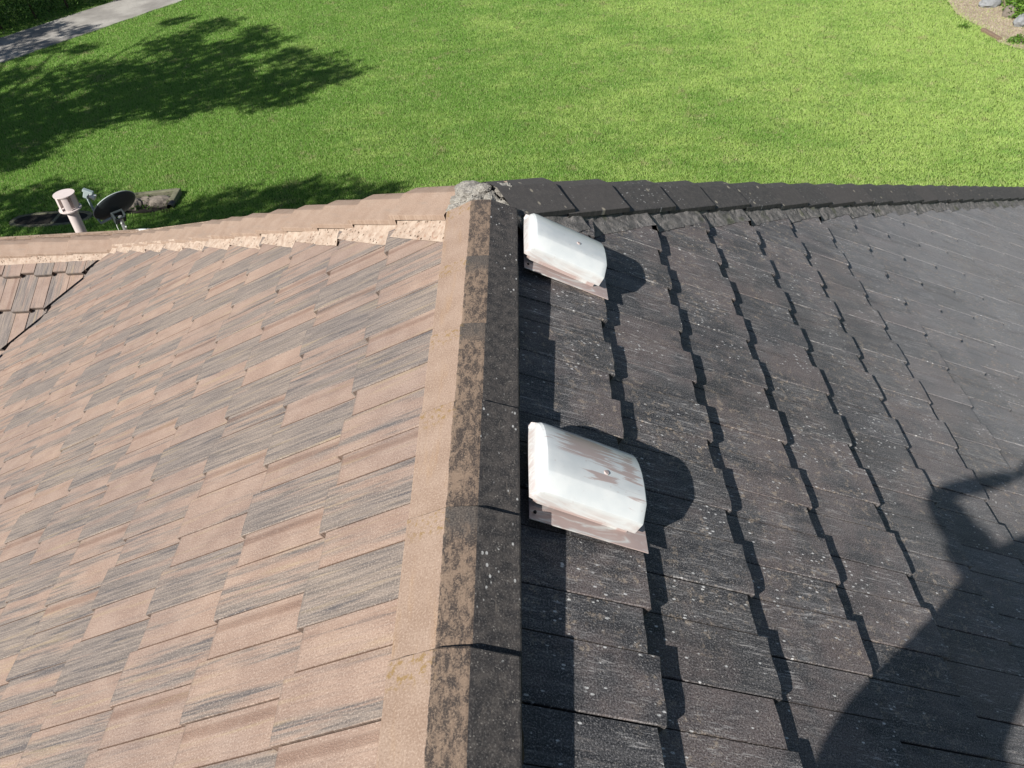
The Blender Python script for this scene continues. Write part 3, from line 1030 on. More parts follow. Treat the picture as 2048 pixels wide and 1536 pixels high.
cp = [hub - look * .05 - major * .05, hub - look * .08 - major * .09 - Vector((0, 0, .07)), hub - look * .10 - major * .05 - Vector((0, 0, .13)), mt - Vector((0, 0, .10))]
pts = []
for i in range(13):
    t = i / 12; a, b, c_, d_ = cp
    pts.append(a * (1 - t) ** 3 + b * 3 * t * (1 - t) ** 2 + c_ * 3 * t * t * (1 - t) + d_ * t ** 3)
add_tube(bm, pts, .0035, 6, False); bm_obj('cable', bm, M_LNB, root, True)
for k in range(3):
    bm = bmesh.new(); add_box(bm, (0, 0, 0), (.016, .012, .012), Matrix.Translation(mt + Vector((-.03 + .03 * k, -.02, .02 - .04 * k))), .002); bm_obj('bolt', bm, M_LNB, root)
bm = bmesh.new(); add_box(bm, (0, 0, .0), (.14, .14, .008), Matrix.Translation((mt.x + .01, mt.y, -.02)) @ Matrix.Rotation(-TH, 4, 'X')); bm_obj('foot_plate', bm, M_GALV, root)

# ------------------------------------------------------------------ lawn, drive, bed
def bez_noise(p, s, k=0): return mn.noise(Vector((p[0] * s, p[1] * s, k)))

def mat_lawn():
    n = NT('lawn_soil_and_thatch', .9, .1)
    p = n.pos()
    a = n.noise(p, 1.2, 4, .6); b = n.noise(p, 30, 4, .7)
    c = n.mix(n.ramp(a, .3, .7), (0.040, 0.085, 0.012), (0.075, 0.12, 0.018))
    c = n.mix(n.ramp(b, .5, .75, 0, .5), c, (0.14, 0.13, 0.05))
    return n.out(c, n.bump(b, .8, .02))
M_LAWN = mat_lawn()
o = mesh_obj('lawn', [(-140, -120, GZ), (140, -120, GZ), (140, 160, GZ), (-140, 160, GZ)], [(0, 1, 2, 3)], M_LAWN)
tag(o, kind='structure')

# drive: runs from lower left to upper right in the far left corner
P1, P2 = Vector((-16.9, 25.3, 0)), Vector((-12.75, 31.6, 0))      # its near edge
dd = (P2 - P1).normalized(); dn_ = Vector((-dd.y, dd.x, 0))
def mat_drive():
    n = NT('aged_concrete', .85, .2)
    p = n.pos()
    a = n.noise(p, .9, 4, .6); b = n.noise(p, 14, 5, .7)
    c = n.mix(n.ramp(a, .3, .7), (0.22, 0.205, 0.185), (0.36, 0.34, 0.305))
    c = n.mix(n.ramp(b, .5, .7, 0, .6), c, (0.2, 0.185, 0.165))
    return n.out(c, n.bump(b, .4, .004))
V = []; NN = 60; wd = 2.75
for i in range(NN + 1):
    c0 = P1 + dd * (-14 + 34 * i / NN)
    e0 = .10 * mn.noise(Vector((i * .9, 0, 0))); e1 = .15 * mn.noise(Vector((i * .9, 7, 0)))
    V += [c0 + dn_ * e0 + Vector((0, 0, GZ - .02)), c0 + dn_ * (e0 + .01) + Vector((0, 0, GZ + .03)), c0 + dn_ * (wd + e1) + Vector((0, 0, GZ + .03))]
F = [(3 * i + k, 3 * i + 3 + k, 3 * i + 4 + k, 3 * i + 1 + k) for i in range(NN) for k in (0, 1)]
o = mesh_obj('driveway', V, F, mat_drive()); tag(o, kind='structure')

# garden bed in the right corner
BED = [(13.5, 27.5), (13.25, 25.6), (12.95, 24.2), (13.0, 23.5), (13.1, 22.9), (13.05, 22.1), (13.0, 21.6), (13.2, 21.15), (13.45, 20.7), (13.9, 19.8), (18, 19.5), (20, 30), (13.9, 30)]
def in_poly(x, y, P):
    c = np.zeros(np.shape(x), bool); j = len(P) - 1
    for i in range(len(P)):
        xi, yi = P[i]; xj, yj = P[j]
        k = ((yi > y) != (yj > y)) & (x < (xj - xi) * (y - yi) / (yj - yi + 1e-12) + xi)
        c ^= k; j = i
    return c
n = NT('straw_mulch', .9, .15)
p_ = n.pos()
a_ = n.noise(p_, 18, 5, .7); b_ = n.noise(n.scale(p_, (20, 60, 1)), 1, 4, .7, dist=1)
c_ = n.mix(n.ramp(a_, .35, .65), (0.30, 0.22, 0.15), (0.50, 0.42, 0.32))
c_ = n.mix(n.ramp(b_, .52, .66, 0, .7), c_, (0.16, 0.11, 0.08))
M_MULCH = n.out(c_, n.bump(b_, 1.0, .02))
o = mesh_obj('mulch_bed', [(x, y, GZ + .012) for x, y in BED], [tuple(range(len(BED)))[::-1]], M_MULCH)
for p in o.data.polygons:
    if p.normal.z < 0: o.data.flip_normals(); break
tag(o, kind='structure')

# ---- grass blades: millions of stems nobody could count
PITS = [(-10.35, 14.42, .95, .36), (-8.35, 14.85, .66, .45)]
def blade_mat():
    m = NT('grass_blades', .55, .25)
    p = m.pos()
    a = m.noise(p, .33, 4, .65); b = m.noise(m.scale(p, (1.1, 2.0, 1)), 1.0, 5, .7); c3 = m.noise(p, 5.0, 4, .65)
    att = m.n('Attribute', attribute_name='shade').outputs['Fac']
    sep = m.n('SeparateXYZ'); m.put(sep.inputs[0], p)
    dry = m.ramp(m.math('ADD', m.math('MULTIPLY', sep.outputs[0], .012), m.math('ADD', m.math('MULTIPLY', a, .5), m.math('MULTIPLY', b, .5))), .40, .66)
    c = m.mix(dry, (0.185, 0.385, 0.055), (0.47, 0.63, 0.17))
    c = m.mix(m.ramp(c3, .50, .70, 0, .5), c, (0.13, 0.29, 0.065))
    c = m.mix(m.ramp(att, .0, 1.0, 0, .55), c, (0.48, 0.60, 0.22))
    pale = m.math('GREATER_THAN', att, .93)
    c = m.mix(m.math('MULTIPLY', pale, .6), c, (0.55, 0.50, 0.29))
    spot = m.math('MULTIPLY', m.ramp(m.noise(p, 1.6, 6, .75), .56, .66), m.ramp(att, .25, .55))
    c = m.mix(m.math('MULTIPLY', spot, .65), c, (0.52, 0.43, 0.27))
    m.put(m.b.inputs['Base Color'], c)
    tr = m.n('BsdfTranslucent'); m.put(tr.inputs[0], c)
    mx = m.n('MixShader'); mx.inputs[0].default_value = .47
    out = m.t.nodes['Material Output']
    m.t.links.new(m.b.outputs[0], mx.inputs[1]); m.t.links.new(tr.outputs[0], mx.inputs[2]); m.t.links.new(mx.outputs[0], out.inputs[0])
    return m.m
M_BLADE = blade_mat()

def grass(n_total):
    x = npr.uniform(-24, 17.5, n_total * 4); y = npr.uniform(11.5, 35, n_total * 4)
    # keep what the place's visible wedge of lawn covers, with a margin for a step aside
    cx, cy = x - .195, y + 1.12
    keep = (x > -2.2 - .70 * (y - 1)) & (x < 2.0 + .66 * (y - 1)) & (y < 34.5)
    dist = np.hypot(cx, cy)
    dens = np.clip(1.0 - (dist - 14) / 34, .34, 1.0)
    keep &= npr.random(x.size) < dens
    # off the drive, the bed and the pits
    rx, ry = x - P1.x, y - P1.y
    sd = rx * dn_.x + ry * dn_.y
    keep &= ~((sd > .04) & (sd < wd - .05))
    wob = npr.normal(0, .16, x.size)
    inb = in_poly(x + wob, y + wob, BED)
    keep &= ~(inb & (npr.random(x.size) < .93))
    for (px, py, ax, ay) in PITS:
        keep &= (((x - px) / ax) ** 2 + ((y - py) / ay) ** 2) > 1.0
    x, y, dist = x[keep], y[keep], dist[keep]
    if x.size > n_total: x, y, dist = x[:n_total], y[:n_total], dist[:n_total]
    N = x.size
    # clumping
    cl = np.array([0.0])
    g = np.sin(x * 9.1 + np.sin(y * 5.3) * 2) * np.sin(y * 8.7 + np.sin(x * 4.1) * 2)
    h = npr.uniform(.022, .055, N) * (1 + .15 * g) * (1 + (dist - 14) * .012)
    w = npr.uniform(.0035, .0075, N) * (1 + (dist - 14) * .045)
    ang = npr.uniform(0, 2 * np.pi, N)
    lean = npr.uniform(.1, .95, N) * h
    la = npr.uniform(0, 2 * np.pi, N)
    bx, by = np.cos(ang) * w, np.sin(ang) * w
    lx, ly = np.cos(la) * lean, np.sin(la) * lean
    z = np.full(N, GZ)
    V = np.empty((N, 3, 3), np.float32)
    V[:, 0] = np.stack([x - bx, y - by, z], 1)
    V[:, 1] = np.stack([x + bx, y + by, z], 1)
    V[:, 2] = np.stack([x + lx, y + ly, z + h], 1)
    me = bpy.data.meshes.new('grass')
    me.vertices.add(N * 3); me.vertices.foreach_set('co', V.ravel())
    me.loops.add(N * 3); me.loops.foreach_set('vertex_index', np.arange(N * 3, dtype=np.int32))
    me.polygons.add(N); me.polygons.foreach_set('loop_start', np.arange(0, N * 3, 3, dtype=np.int32))
    me.update()
    a = me.attributes.new('shade', 'FLOAT', 'FACE'); a.data.foreach_set('value', npr.random(N).astype(np.float32))
    me.materials.append(M_BLADE)
    o = bpy.data.objects.new('grass', me); COL.objects.link(o)
    tag(o, 'bright green mown lawn grass beyond the roof', 'grass', kind='stuff')
grass(1750000)

# ------------------------------------------------------------------ leaves, hedge, trees
def leaf_mat(name, c1, c2, tr=.3):
    m = NT(name, .5, .3)
    att = m.n('Attribute', attribute_name='shade').outputs['Fac']
    c = m.mix(att, c1, c2)
    m.put(m.b.inputs['Base Color'], c)
    t = m.n('BsdfTranslucent'); m.put(t.inputs[0], c)
    mx = m.n('MixShader'); mx.inputs[0].default_value = tr
    m.t.links.new(m.b.outputs[0], mx.inputs[1]); m.t.links.new(t.outputs[0], mx.inputs[2]); m.t.links.new(mx.outputs[0], m.t.nodes['Material Output'].inputs[0])
    return m.m
M_LEAF = leaf_mat('dark_tree_leaf', (0.030, 0.070, 0.012), (0.08, 0.15, 0.025))
M_HEDGE = leaf_mat('hedge_leaf', (0.025, 0.065, 0.012), (0.07, 0.14, 0.022))
M_BRIGHT = leaf_mat('shrub_leaf', (0.07, 0.17, 0.02), (0.17, 0.30, 0.045))
M_BARK = simple('bark', (0.13, 0.10, 0.075), .9, .1, nscale=12, namt=.3, bump=.8, bdist=.02)

def leaves(name, pts, size, mat, parent=None, flat=0.0, cup=.25):
    """pts: Nx3 leaf positions; each leaf is a folded four-cornered blade"""
    pts = np.asarray(pts, np.float32); N = len(pts)
    u = npr.normal(0, 1, (N, 3)); u[:, 2] *= (1 - flat); u /= np.linalg.norm(u, axis=1)[:, None]
    v = npr.normal(0, 1, (N, 3)); v[:, 2] *= (1 - flat); v -= u * (u * v).sum(1)[:, None]; v /= np.linalg.norm(v, axis=1)[:, None]
    nn = np.cross(u, v)
    s = size * npr.uniform(.6, 1.3, N)[:, None]
    V = np.empty((N, 4, 3), np.float32)
    V[:, 0] = pts - u * s; V[:, 1] = pts + v * s * .42 + nn * s * cup; V[:, 2] = pts + u * s; V[:, 3] = pts - v * s * .42 + nn * s * cup
    F = np.empty((N, 2, 3), np.int32); b = np.arange(N, dtype=np.int32) * 4
    F[:, 0] = np.stack([b, b + 1, b + 2], 1); F[:, 1] = np.stack([b, b + 2, b + 3], 1)
    me = bpy.data.meshes.new(name)
    me.vertices.add(N * 4); me.vertices.foreach_set('co', V.ravel())
    me.loops.add(N * 6); me.loops.foreach_set('vertex_index', F.ravel())
    me.polygons.add(N * 2); me.polygons.foreach_set('loop_start', np.arange(0, N * 6, 3, dtype=np.int32))
    me.update()
    a = me.attributes.new('shade', 'FLOAT', 'FACE'); a.data.foreach_set('value', np.repeat(npr.random(N), 2).astype(np.float32))
    me.materials.append(mat)
    o = bpy.data.objects.new(name, me); COL.objects.link(o)
    if parent: o.parent = parent
    return o

def shade_tree(base, clusters, label, leaf=.12, dens=620):
    """clusters: (shadow x, shadow y on the ground, height above ground, radius)"""
    root = empty('shade_tree', (base[0], base[1], GZ))
    tag(root, label, 'tree', 'trees outside the picture that shade the lawn')
    pts = []; cen = []
    for (sx, sy, h, r) in clusters:
        r *= 1.22
        t = h / SUN.z
        c = np.array([sx + SUN.x * t, sy + SUN.y * t, h]) - np.array([base[0], base[1], 0])
        cen.append(c)
        k = int(dens * r * r)
        d = npr.normal(0, 1, (k, 3)); d /= np.linalg.norm(d, axis=1)[:, None]
        rad = r * npr.uniform(.25, 1, k) ** .6
        lump_ = 1 + .35 * np.sin(d[:, 0] * 5 + sx) * np.sin(d[:, 1] * 6 + sy)
        pts.append(c + d * (rad * lump_)[:, None] * np.array([1, 1, .55]))
    pts = np.concatenate(pts)
    leaves('crown', pts, leaf, M_LEAF, root)
    top = Vector(np.mean(cen, axis=0))
    bm = bmesh.new()
    fork = Vector((0, 0, top.z * .55)).lerp(Vector((top.x * .35, top.y * .35, top.z * .6)), .6)
    add_tube(bm, [(0, 0, -.1), (.05, .03, fork.z * .5), fork], [.30, .23, .17], 14)
    for c in cen:
        c = Vector(c); m = fork.lerp(c, .5) + Vector((0, 0, .25))
        add_tube(bm, [fork - Vector((0, 0, .1)), m, c], [.11, .06, .02], 8)
    bm_obj('trunk', bm, M_BARK, root, True)

T1 = [(-13.2, 19.2, 6.5, 1.3), (-11.8, 20.8, 7.2, 1.3), (-14.4, 21.0, 7.5, 1.4), (-10.4, 21.6, 8, 1.2), (-9.2, 22.8, 8.2, 1.3), (-8.0, 21.6, 7.6, 1.0), (-6.8, 20.9, 8.5, .9),
      (-6.4, 22.9, 8.6, 1.0), (-5.4, 22.2, 9, .65), (-11.9, 23.2, 8.6, 1.25), (-13.6, 23.6, 8.2, 1.1), (-10.2, 24.8, 9, 1.1), (-8.6, 25.6, 9.2, .9), (-11.5, 26.2, 9.3, .9),
      (-16.2, 21.2, 7.0, 1.3), (-15.9, 23.9, 7.8, .8), (-7.2, 24.3, 9.2, .6), (-10.6, 28.0, 9.6, .7), (-12.8, 17.8, 6.6, .8), (-14.9, 18.6, 6.6, 1.2), (-8.9, 27.0, 9.4, .5),
      (-12.2, 28.8, 9.6, .5), (-9.4, 20.3, 7.5, .7), (-16.5, 26.6, 8.4, .9), (-17.6, 28.2, 8.4, .8), (-15.6, 28.4, 9.0, .55), (-18.2, 25.6, 8.0, 1.0), (-14.6, 26.3, 9.0, .5)]
shade_tree((-19.2, 13.0), T1, 'large leafy tree left of the picture, throwing the broad dappled shadow on the lawn')
T2 = [(-11.8, 14.6, 6.5, 1.0), (-10.4, 14.9, 7.0, .9), (-9.3, 14.3, 7.5, .8), (-11.2, 15.7, 7.0, .55), (-10.0, 13.4, 7, .7), (-7.6, 13.9, 8.0, .8), (-6.6, 14.6, 8.2, .75), (-5.6, 14.3, 8.5, .8), (-4.8, 14.9, 8.8, .6),
      (-4.0, 14.6, 9.0, .7), (-3.1, 14.7, 9.2, .5), (-5.4, 15.1, 8.8, .4), (-12.6, 15.2, 6.3, .6)]
shade_tree((-16.5, 7.2), T2, 'smaller leafy tree left of the house, shading the grass just beyond the pink hip', leaf=.10, dens=720)
# small trees further up the drive side, whose shade lies on the hedge and the drive
T3 = [(-20.5, 29.5, 7.0, 1.3), (-19.2, 31.0, 7.4, 1.3), (-17.6, 32.6, 7.6, 1.2), (-21.5, 31.6, 7.0, 1.5), (-18.0, 30.2, 7.2, .7), (-16.9, 29.0, 7.2, .55), (-18.4, 27.2, 6.8, .7), (-17.4, 31.3, 7.4, .8), (-19.9, 27.7, 7.0, .8), (-19.4, 33.0, 7.5, 1.2)]
shade_tree((-27.5, 25.0), T3, 'leafy tree left of the drive, keeping the hedge in shadow')

# hedge in the far left corner
hp = P1 + dn_ * (wd + .95)
root = empty('hedge', (hp.x, hp.y, GZ))
tag(root, 'dark green hedge in shade along the far side of the drive', 'hedge')
N = 52000
t = npr.uniform(-9, 10, N); o_ = npr.uniform(-.75, 1.6, N); z = npr.uniform(0, 1, N) ** .7 * 1.5
bul = .25 * np.sin(t * 2.1) + .18 * np.sin(t * 5.3 + 1)
keep = (npr.random(N) < .35) | (z > 1.25) | (o_ < -.45)
o_ = o_ + bul * (z / 1.5)
P_ = np.stack([dd.x * t + dn_.x * o_, dd.y * t + dn_.y * o_, z + .15 * np.sin(t * 3.3) * (z > .8)], 1)[keep]
leaves('foliage', P_, .055, M_HEDGE, root)
bm = bmesh.new()
for k in range(14):
    c0 = dd * (-8.6 + k * 1.35)
    add_tube(bm, [c0 + Vector((0, 0, -.1)), c0 + dn_ * .1 + Vector((0, 0, .6)), c0 + dn_ * .25 + Vector((.05, 0, 1.2))], [.05, .035, .015], 7)
bm_obj('stem', bm, M_BARK, root, True)

# ------------------------------------------------------------------ things in and by the garden bed
M_ROCK = simple('pale_garden_rock', (0.25, 0.255, 0.26), .8, .3, nscale=7, namt=.25, bump=.6, bdist=.02)
M_ROCKD = simple('weathered_stone', (0.21, 0.18, 0.15), .9, .2, nscale=9, namt=.35, bump=.8, bdist=.02)
def rock(c, rad, seed, label, mat, group=None, cat='rock', name='rock', rz_=0):
    bm = lump('r', None, (0, 0, rad[2] * .45), rad, seed, sub=3)
    o = bm_obj(name, bm, mat)
    o.location = c; o.rotation_euler = (0, 0, rz_)
    tag(o, label, cat, group)
    return o
g_ = 'pale rocks edging the garden bed'
rock((14.25, 22.85, GZ), (.34, .20, .22), 1.1, 'large pale grey rock leaning under the shrub at the bed edge', M_ROCK, g_, rz_=.5)
rock((14.35, 22.25, GZ), (.24, .15, .24), 4.2, 'upright pale grey rock nearest the leafy weeds in the bed', M_ROCK, g_, rz_=-.6)
rock((14.15, 24.7, GZ), (.34, .22, .18), 2.7, 'low pale rock at the far end of the row, half in dry grass', M_ROCK, g_, rz_=.2)
rock((14.25, 23.65, GZ), (.22, .17, .22), 6.1, 'small brownish rock in the middle of the row beside the mulch', M_ROCKD, g_)
rock((14.75, 21.6, GZ), (.26, .2, .22), 8.3, 'shaded rock at the near end of the row under low leaves', M_ROCK, g_)

bm = bmesh.new(); add_box(bm, (0, 0, .035), (.13, .85, .09), None, .012)
for v in bm.verts: v.co += Vector((.008 * mn.noise(v.co * 6), 0, .008 * mn.noise(v.co * 7 + Vector((3, 0, 0)))))
M_TIMBER = simple('weathered_timber', (0.24, 0.17, 0.12), .85, .2, nscale=25, namt=.25)
o = bm_obj('timber_edging', bm, M_TIMBER); o.location = (13.05, 22.15, GZ); o.rotation_euler = (0, 0, .10)
tag(o, 'short weathered timber edging beam between lawn and mulch bed', 'timber')

def shrub(c, rad, n_, size, label, mat=M_BRIGHT, name='shrub', cat='shrub', group=None):
    root = empty(name, c); tag(root, label, cat, group)
    d = npr.normal(0, 1, (n_, 3)); d /= np.linalg.norm(d, axis=1)[:, None]; d[:, 2] = np.abs(d[:, 2])
    r_ = npr.uniform(.45, 1, n_) ** .5 * (1 + .25 * np.sin(d[:, 0] * 6 + c[0]) * np.sin(d[:, 1] * 5))
    leaves('foliage', d * r_[:, None] * np.array(rad), size, mat, root, flat=.3)
    bm = bmesh.new()
    for k in range(7):
        a = k * 2.4
        add_tube(bm, [(0, 0, -.05), (math.cos(a) * rad[0] * .3, math.sin(a) * rad[1] * .3, rad[2] * .4), (math.cos(a) * rad[0] * .7, math.sin(a) * rad[1] * .7, rad[2] * .75)], [.02, .012, .005], 5)
    bm_obj('stem', bm, M_BARK, root)
shrub((15.45, 23.6, GZ), (1.35, 1.9, 1.25), 9000, .055, 'leafy green shrub spilling over the rocks in the far right corner')
shrub((13.45, 21.45, GZ), (.26, .2, .2), 420, .035, 'low leafy weed growing beside the timber edging', name='weed', cat='weed', group='weeds by the garden bed')
shrub((12.62, 22.9, GZ), (.16, .14, .12), 180, .03, 'small green weed in the grass just before the mulch', name='weed', cat='weed', group='weeds by the garden bed')
# dry stalks strewn on the bed
N = 11000
x = npr.uniform(12.6, 15.9, N * 3); y = npr.uniform(19.8, 27, N * 3)
k = in_poly(x, y, BED); x, y = x[k][:N], y[k][:N]; N = x.size
a = npr.uniform(0, 6.28, N); l_ = npr.uniform(.02, .12, N); w_ = .007
V = np.empty((N, 3, 3), np.float32); z0 = GZ + .015
V[:, 0] = np.stack([x - np.sin(a) * w_, y + np.cos(a) * w_, np.full(N, z0)], 1)
V[:, 1] = np.stack([x + np.sin(a) * w_, y - np.cos(a) * w_, np.full(N, z0)], 1)
V[:, 2] = np.stack([x + np.cos(a) * l_, y + np.sin(a) * l_, z0 + npr.uniform(.0, .04, N)], 1)
me = bpy.data.meshes.new('straw'); me.vertices.add(N * 3); me.vertices.foreach_set('co', V.ravel())
me.loops.add(N * 3); me.loops.foreach_set('vertex_index', np.arange(N * 3, dtype=np.int32))
me.polygons.add(N); me.polygons.foreach_set('loop_start', np.arange(0, N * 3, 3, dtype=np.int32)); me.update()
me.materials.append(simple('straw_stalk', (0.52, 0.44, 0.32), .8, .2, nscale=3, namt=.3))
o = bpy.data.objects.new('straw', me); COL.objects.link(o); tag(o, 'dry straw stalks strewn over the mulch bed', 'straw', kind='stuff')

# ------------------------------------------------------------------ stone drain pits in the lawn by the house
M_PIT = simple('painted_pit_shade', (0.025, 0.022, 0.018), .9, .2, nscale=20, namt=.4, bump=.8, bdist=.02)  # flat near-black colour stands for the shade down in the pits
M_KERB = simple('mossy_concrete_kerb', (0.17, 0.165, 0.11), .9, .2, nscale=12, namt=.35, bump=.6, bdist=.01)
# left one: an oval ring of kerb round a dark hollow, in two cells
root = empty('drain_pit', (-10.35, 14.42, GZ)); tag(root, 'low oval stone drain pit with dark hollow, in shaded grass behind the flue', 'drain pit')
V, F = [], []
ns = 48
for i in range(ns):
    a = 2 * math.pi * i / ns
    ex = (abs(math.cos(a)) ** .75) * (1 if math.cos(a) >= 0 else -1); ey = (abs(math.sin(a)) ** .75) * (1 if math.sin(a) >= 0 else -1)
    for (rx_, ry_, z) in ((.92, .34, -.02), (.90, .32, .022), (.82, .25, .025), (.80, .23, .008)):
        k = 1 + .03 * mn.noise(Vector((ex * 4, ey * 4, z * 9)))
        V.append((ex * rx_ * k, ey * ry_ * k, z + .008 * mn.noise(Vector((ex * 9, ey * 9, 1)))))
for i in range(ns):
    for k in range(3):
        a, b = i * 4 + k, ((i + 1) % ns) * 4 + k
        F.append((a, b, b + 1, a + 1))
mesh_obj('kerb', V, F, M_KERB, root)
mesh_obj('hollow', [(math.cos(2 * math.pi * i / 32) * .85, math.sin(2 * math.pi * i / 32) * .27, .012) for i in range(32)], [tuple(range(32))], M_PIT, root)
bm = bmesh.new(); add_box(bm, (.12, 0, .01), (.08, .44, .03), None, .01); bm_obj('divider', bm, M_KERB, root)
# right one: squared kerb with rubble and a pipe mouth
root = empty('drain_pit', (-8.35, 14.85, GZ)); tag(root, 'squared stone drain pit full of rubble, in the grass right of the satellite dish', 'drain pit')
bm = bmesh.new(); add_box(bm, (-.02, .33, .06), (1.25, .11, .16), Matrix.Rotation(.12, 4, 'Z'), .02); bm_obj('kerb', bm, M_KERB, root)
bm = bmesh.new(); add_box(bm, (.60, .12, .06), (.13, .55, .17), Matrix.Rotation(.05, 4, 'Z'), .02); bm_obj('kerb', bm, M_KERB, root)
mesh_obj('hollow', [(-.62, -.40, .01), (.62, -.40, .01), (.62, .38, .01), (-.62, .30, .01)], [(0, 1, 2, 3)], M_PIT, root)
for i, (x_, y_, a_, b_, h_) in enumerate([(-.28, -.12, .22, .17, .16), (.30, -.02, .27, .18, .13), (.0, -.02, .12, .12, .09), (-.52, -.02, .13, .2, .1), (-.1, .18, .2, .08, .07)]):
    bm = lump('r', None, (x_, y_, h_ * .4), (a_, b_, h_), i * 2.2, sub=3); bm_obj('stone', bm, M_ROCKD, root)
bm = bmesh.new(); add_tube(bm, [(.62, -.32, .06), (.62, -.12, .06)], .075, 16, False)
o = bm_obj('pipe', bm, simple('black_pipe', (.02, .02, .02), .5, .4), root); o.modifiers.new('t', 'SOLIDIFY').thickness = .008
bm = bmesh.new(); add_tube(bm, [(.62, -.14, .06), (.62, -.13, .06)], .07, 16); bm_obj('pipe_mouth', bm, M_PIT, root)
d_ = npr.uniform(-1, 1, (260, 2)); tag(leaves('weed_cover', np.stack([d_[:, 0] * .55, d_[:, 1] * .3, np.abs(npr.normal(.06, .04, 260))], 1), .035, M_LEAF, root), kind='stuff')

# ------------------------------------------------------------------ the photographer, standing astride the ridge behind the lens
M_SKIN = simple('skin', (0.42, 0.26, 0.19), .5, .4, nscale=30, namt=.04)
M_SHIRT = simple('navy_work_shirt', (0.04, 0.06, 0.12), .85, .2, nscale=60, namt=.1)
M_TROUS = simple('khaki_trousers', (0.23, 0.19, 0.13), .85, .2, nscale=60, namt=.1)
M_HAT = simple('straw_hat', (0.45, 0.36, 0.2), .8, .2, nscale=80, namt=.2)
M_PHONE = simple('black_phone_glass', (0.01, 0.01, 0.012), .15, .5, nscale=3, namt=.02)
M_BOOT = simple('brown_boot', (0.08, 0.05, 0.03), .6, .4, nscale=30, namt=.1)
root = empty('person', (.15, -1.72, .03))
tag(root, 'photographer standing astride the ridge, arms raised, seen only as a shadow', 'person')
RO = Vector(root.location)
def skin_fig(name, verts, edges, mat, lvl=2):
    me = bpy.data.meshes.new(name)
    me.from_pydata([Vector(v[:3]) - RO for v in verts], edges, [])
    o = bpy.data.objects.new(name, me); COL.objects.link(o); o.parent = root
    me.skin_vertices or None
    sk = o.modifiers.new('skin', 'SKIN'); sk.use_smooth_shade = True
    if not me.skin_vertices: me.attributes.new
    for i, v in enumerate(verts):
        r = v[3]; r = r if isinstance(r, tuple) else (r, r)
        me.skin_vertices[0].data[i].radius = r
        me.skin_vertices[0].data[i].use_root = (i == 0)
    o.modifiers.new('sub', 'SUBSURF').levels = lvl; o.modifiers['sub'].render_levels = lvl
    me.materials.append(mat)
    return o
pel = (-.13, -1.66, .92)
ELB = (-.235, -1.27, 1.46); ELR = (.50, -1.36, 1.36)
HL, HR = (.085, -1.235, 1.525), (.315, -1.235, 1.50)
body_v = [(*pel, (.17, .12)), (-.10, -1.65, 1.10, (.155, .11)), (-.03, -1.63, 1.30, (.18, .12)), (.02, -1.62, 1.43, (.12, .09)), (.04, -1.60, 1.51, .058), (.06, -1.575, 1.60, (.075, .09)), (.07, -1.57, 1.70, (.075, .09)),
          (-.16, -1.61, 1.42, .062), (ELB[0], ELB[1], ELB[2], .046), (HL[0] - .03, HL[1] - .02, HL[2] - .01, .036),
          (.21, -1.62, 1.42, .062), (ELR[0], ELR[1], ELR[2], .046), (HR[0] + .03, HR[1] - .04, HR[2], .030),
          (-.23, -1.67, .86, .10), (-.30, -1.62, .46, .070), (-.32, -1.68, .02, .048), (-.32, -1.56, -.06, .042),
          (-.03, -1.67, .86, .10), (.06, -1.62, .48, .070), (.08, -1.68, .10, .048), (.08, -1.56, .04, .042)]
body_e = [(0, 1), (1, 2), (2, 3), (3, 4), (4, 5), (5, 6), (3, 7), (7, 8), (8, 9), (3, 10), (10, 11), (11, 12), (0, 13), (13, 14), (14, 15), (15, 16), (0, 17), (17, 18), (18, 19), (19, 20)]
skin_fig('body', body_v, body_e, M_SKIN)
skin_fig('shirt', [(-.26, -1.65, .78, (.27, .15)), (-.125, -1.65, 1.06, (.215, .14)), (-.05, -1.63, 1.30, (.205, .135)), (.02, -1.62, 1.42, (.14, .105)),
                   (-.16, -1.61, 1.42, .078), (-.21, -1.43, 1.44, .070), (.21, -1.62, 1.42, .078), (.37, -1.47, 1.39, .070)],
         [(0, 1), (1, 2), (2, 3), (3, 4), (4, 5), (3, 6), (6, 7)], M_SHIRT)
skin_fig('trousers', [(-.13, -1.66, .92, (.19, .13)), (-.23, -1.67, .80, .115), (-.30, -1.62, .48, .085), (-.32, -1.67, .06, .068), (-.03, -1.67, .80, .115), (.06, -1.62, .48, .085), (.08, -1.67, .13, .068)],
         [(0, 1), (1, 2), (2, 3), (0, 4), (4, 5), (5, 6)], M_TROUS)
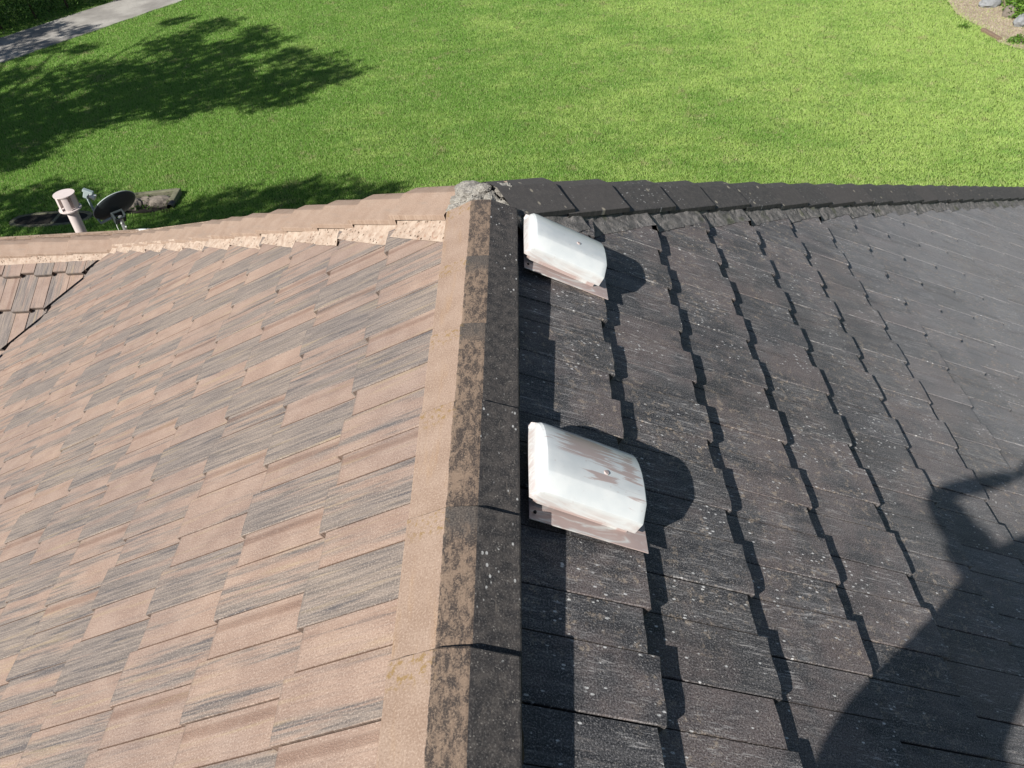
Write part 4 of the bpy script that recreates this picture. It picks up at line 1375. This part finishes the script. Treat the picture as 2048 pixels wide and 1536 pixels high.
for s_, H in ((1, HL), (-1, HR)):
    hx, hy, hz = H
    hv = [(hx - s_ * .03, hy - .04, hz, .026), (hx - s_ * .01, hy - .01, hz + .005, (.030, .018))]
    he = [(0, 1)]
    for k in range(4):
        b0 = len(hv); zz = hz + .03 - k * .02; ln = (.9, 1.0, .95, .8)[k]
        hv += [(hx, hy + .01, zz, .0095), (hx + s_ * .022 * ln, hy + .032, zz, .009), (hx + s_ * .048 * ln, hy + .036, zz, .008)]
        he += [(1, b0), (b0, b0 + 1), (b0 + 1, b0 + 2)]
    b0 = len(hv)
    hv += [(hx + s_ * .01, hy - .02, hz - .02, .011), (hx + s_ * .035, hy - .005, hz - .005, .009)]
    he += [(1, b0), (b0, b0 + 1)]
    skin_fig('hand', hv, he, M_SKIN, 1)
bm = bmesh.new()
for s_ in (-1, 1):
    add_box(bm, (-.12 + s_ * .20, -1.62, -.12 if s_ < 0 else .02), (.10, .28, .10), None, .02)
bmesh.ops.translate(bm, verts=bm.verts, vec=-RO)
bm_obj('shoes', bm, M_BOOT, root, True)
bm = bmesh.new()
bmesh.ops.create_cone(bm, segments=32, radius1=.10, radius2=.085, depth=.11, cap_ends=True)
bmesh.ops.translate(bm, verts=bm.verts, vec=Vector((.07, -1.57, 1.77)) - RO)
add_tube(bm, [Vector((.07, -1.57, 1.715)) - RO, Vector((.07, -1.57, 1.725)) - RO], .155, 32)
bm_obj('hat', bm, M_HAT, root)
# face: eyes, nose, ears
bm = bmesh.new()
for s_ in (-1, 1):
    bmesh.ops.create_uvsphere(bm, u_segments=10, v_segments=8, radius=.013, matrix=Matrix.Translation(Vector((.07 + s_ * .03, -1.492, 1.65)) - RO))
bm_obj('eyes', bm, M_LNB, root, True)
bm = bmesh.new(); add_tube(bm, [Vector((.07, -1.49, 1.66)) - RO, Vector((.07, -1.468, 1.62)) - RO, Vector((.07, -1.488, 1.61)) - RO], [.006, .014, .008], 8); bm_obj('nose', bm, M_SKIN, root, True)
# phone: the lens sits in its upper corner, just behind the viewpoint
camR = cam.rotation_euler.to_matrix()
ph = empty('mobile_phone'); tag(ph, 'black phone held level in both hands above the ridge, seen only in the shadow', 'phone')
ph.matrix_basis = Matrix.Translation(cam.location + camR @ Vector((.045, -.02, .045))) @ camR.to_4x4()
bm = bmesh.new(); add_box(bm, (0, 0, 0), (.148, .072, .008), None, .003); bm_obj('case', bm, M_PHONE, ph)
bm = bmesh.new(); add_box(bm, (-.055, .018, -.0055), (.03, .03, .003), None, .001); bm_obj('camera_bump', bm, M_PHONE, ph)
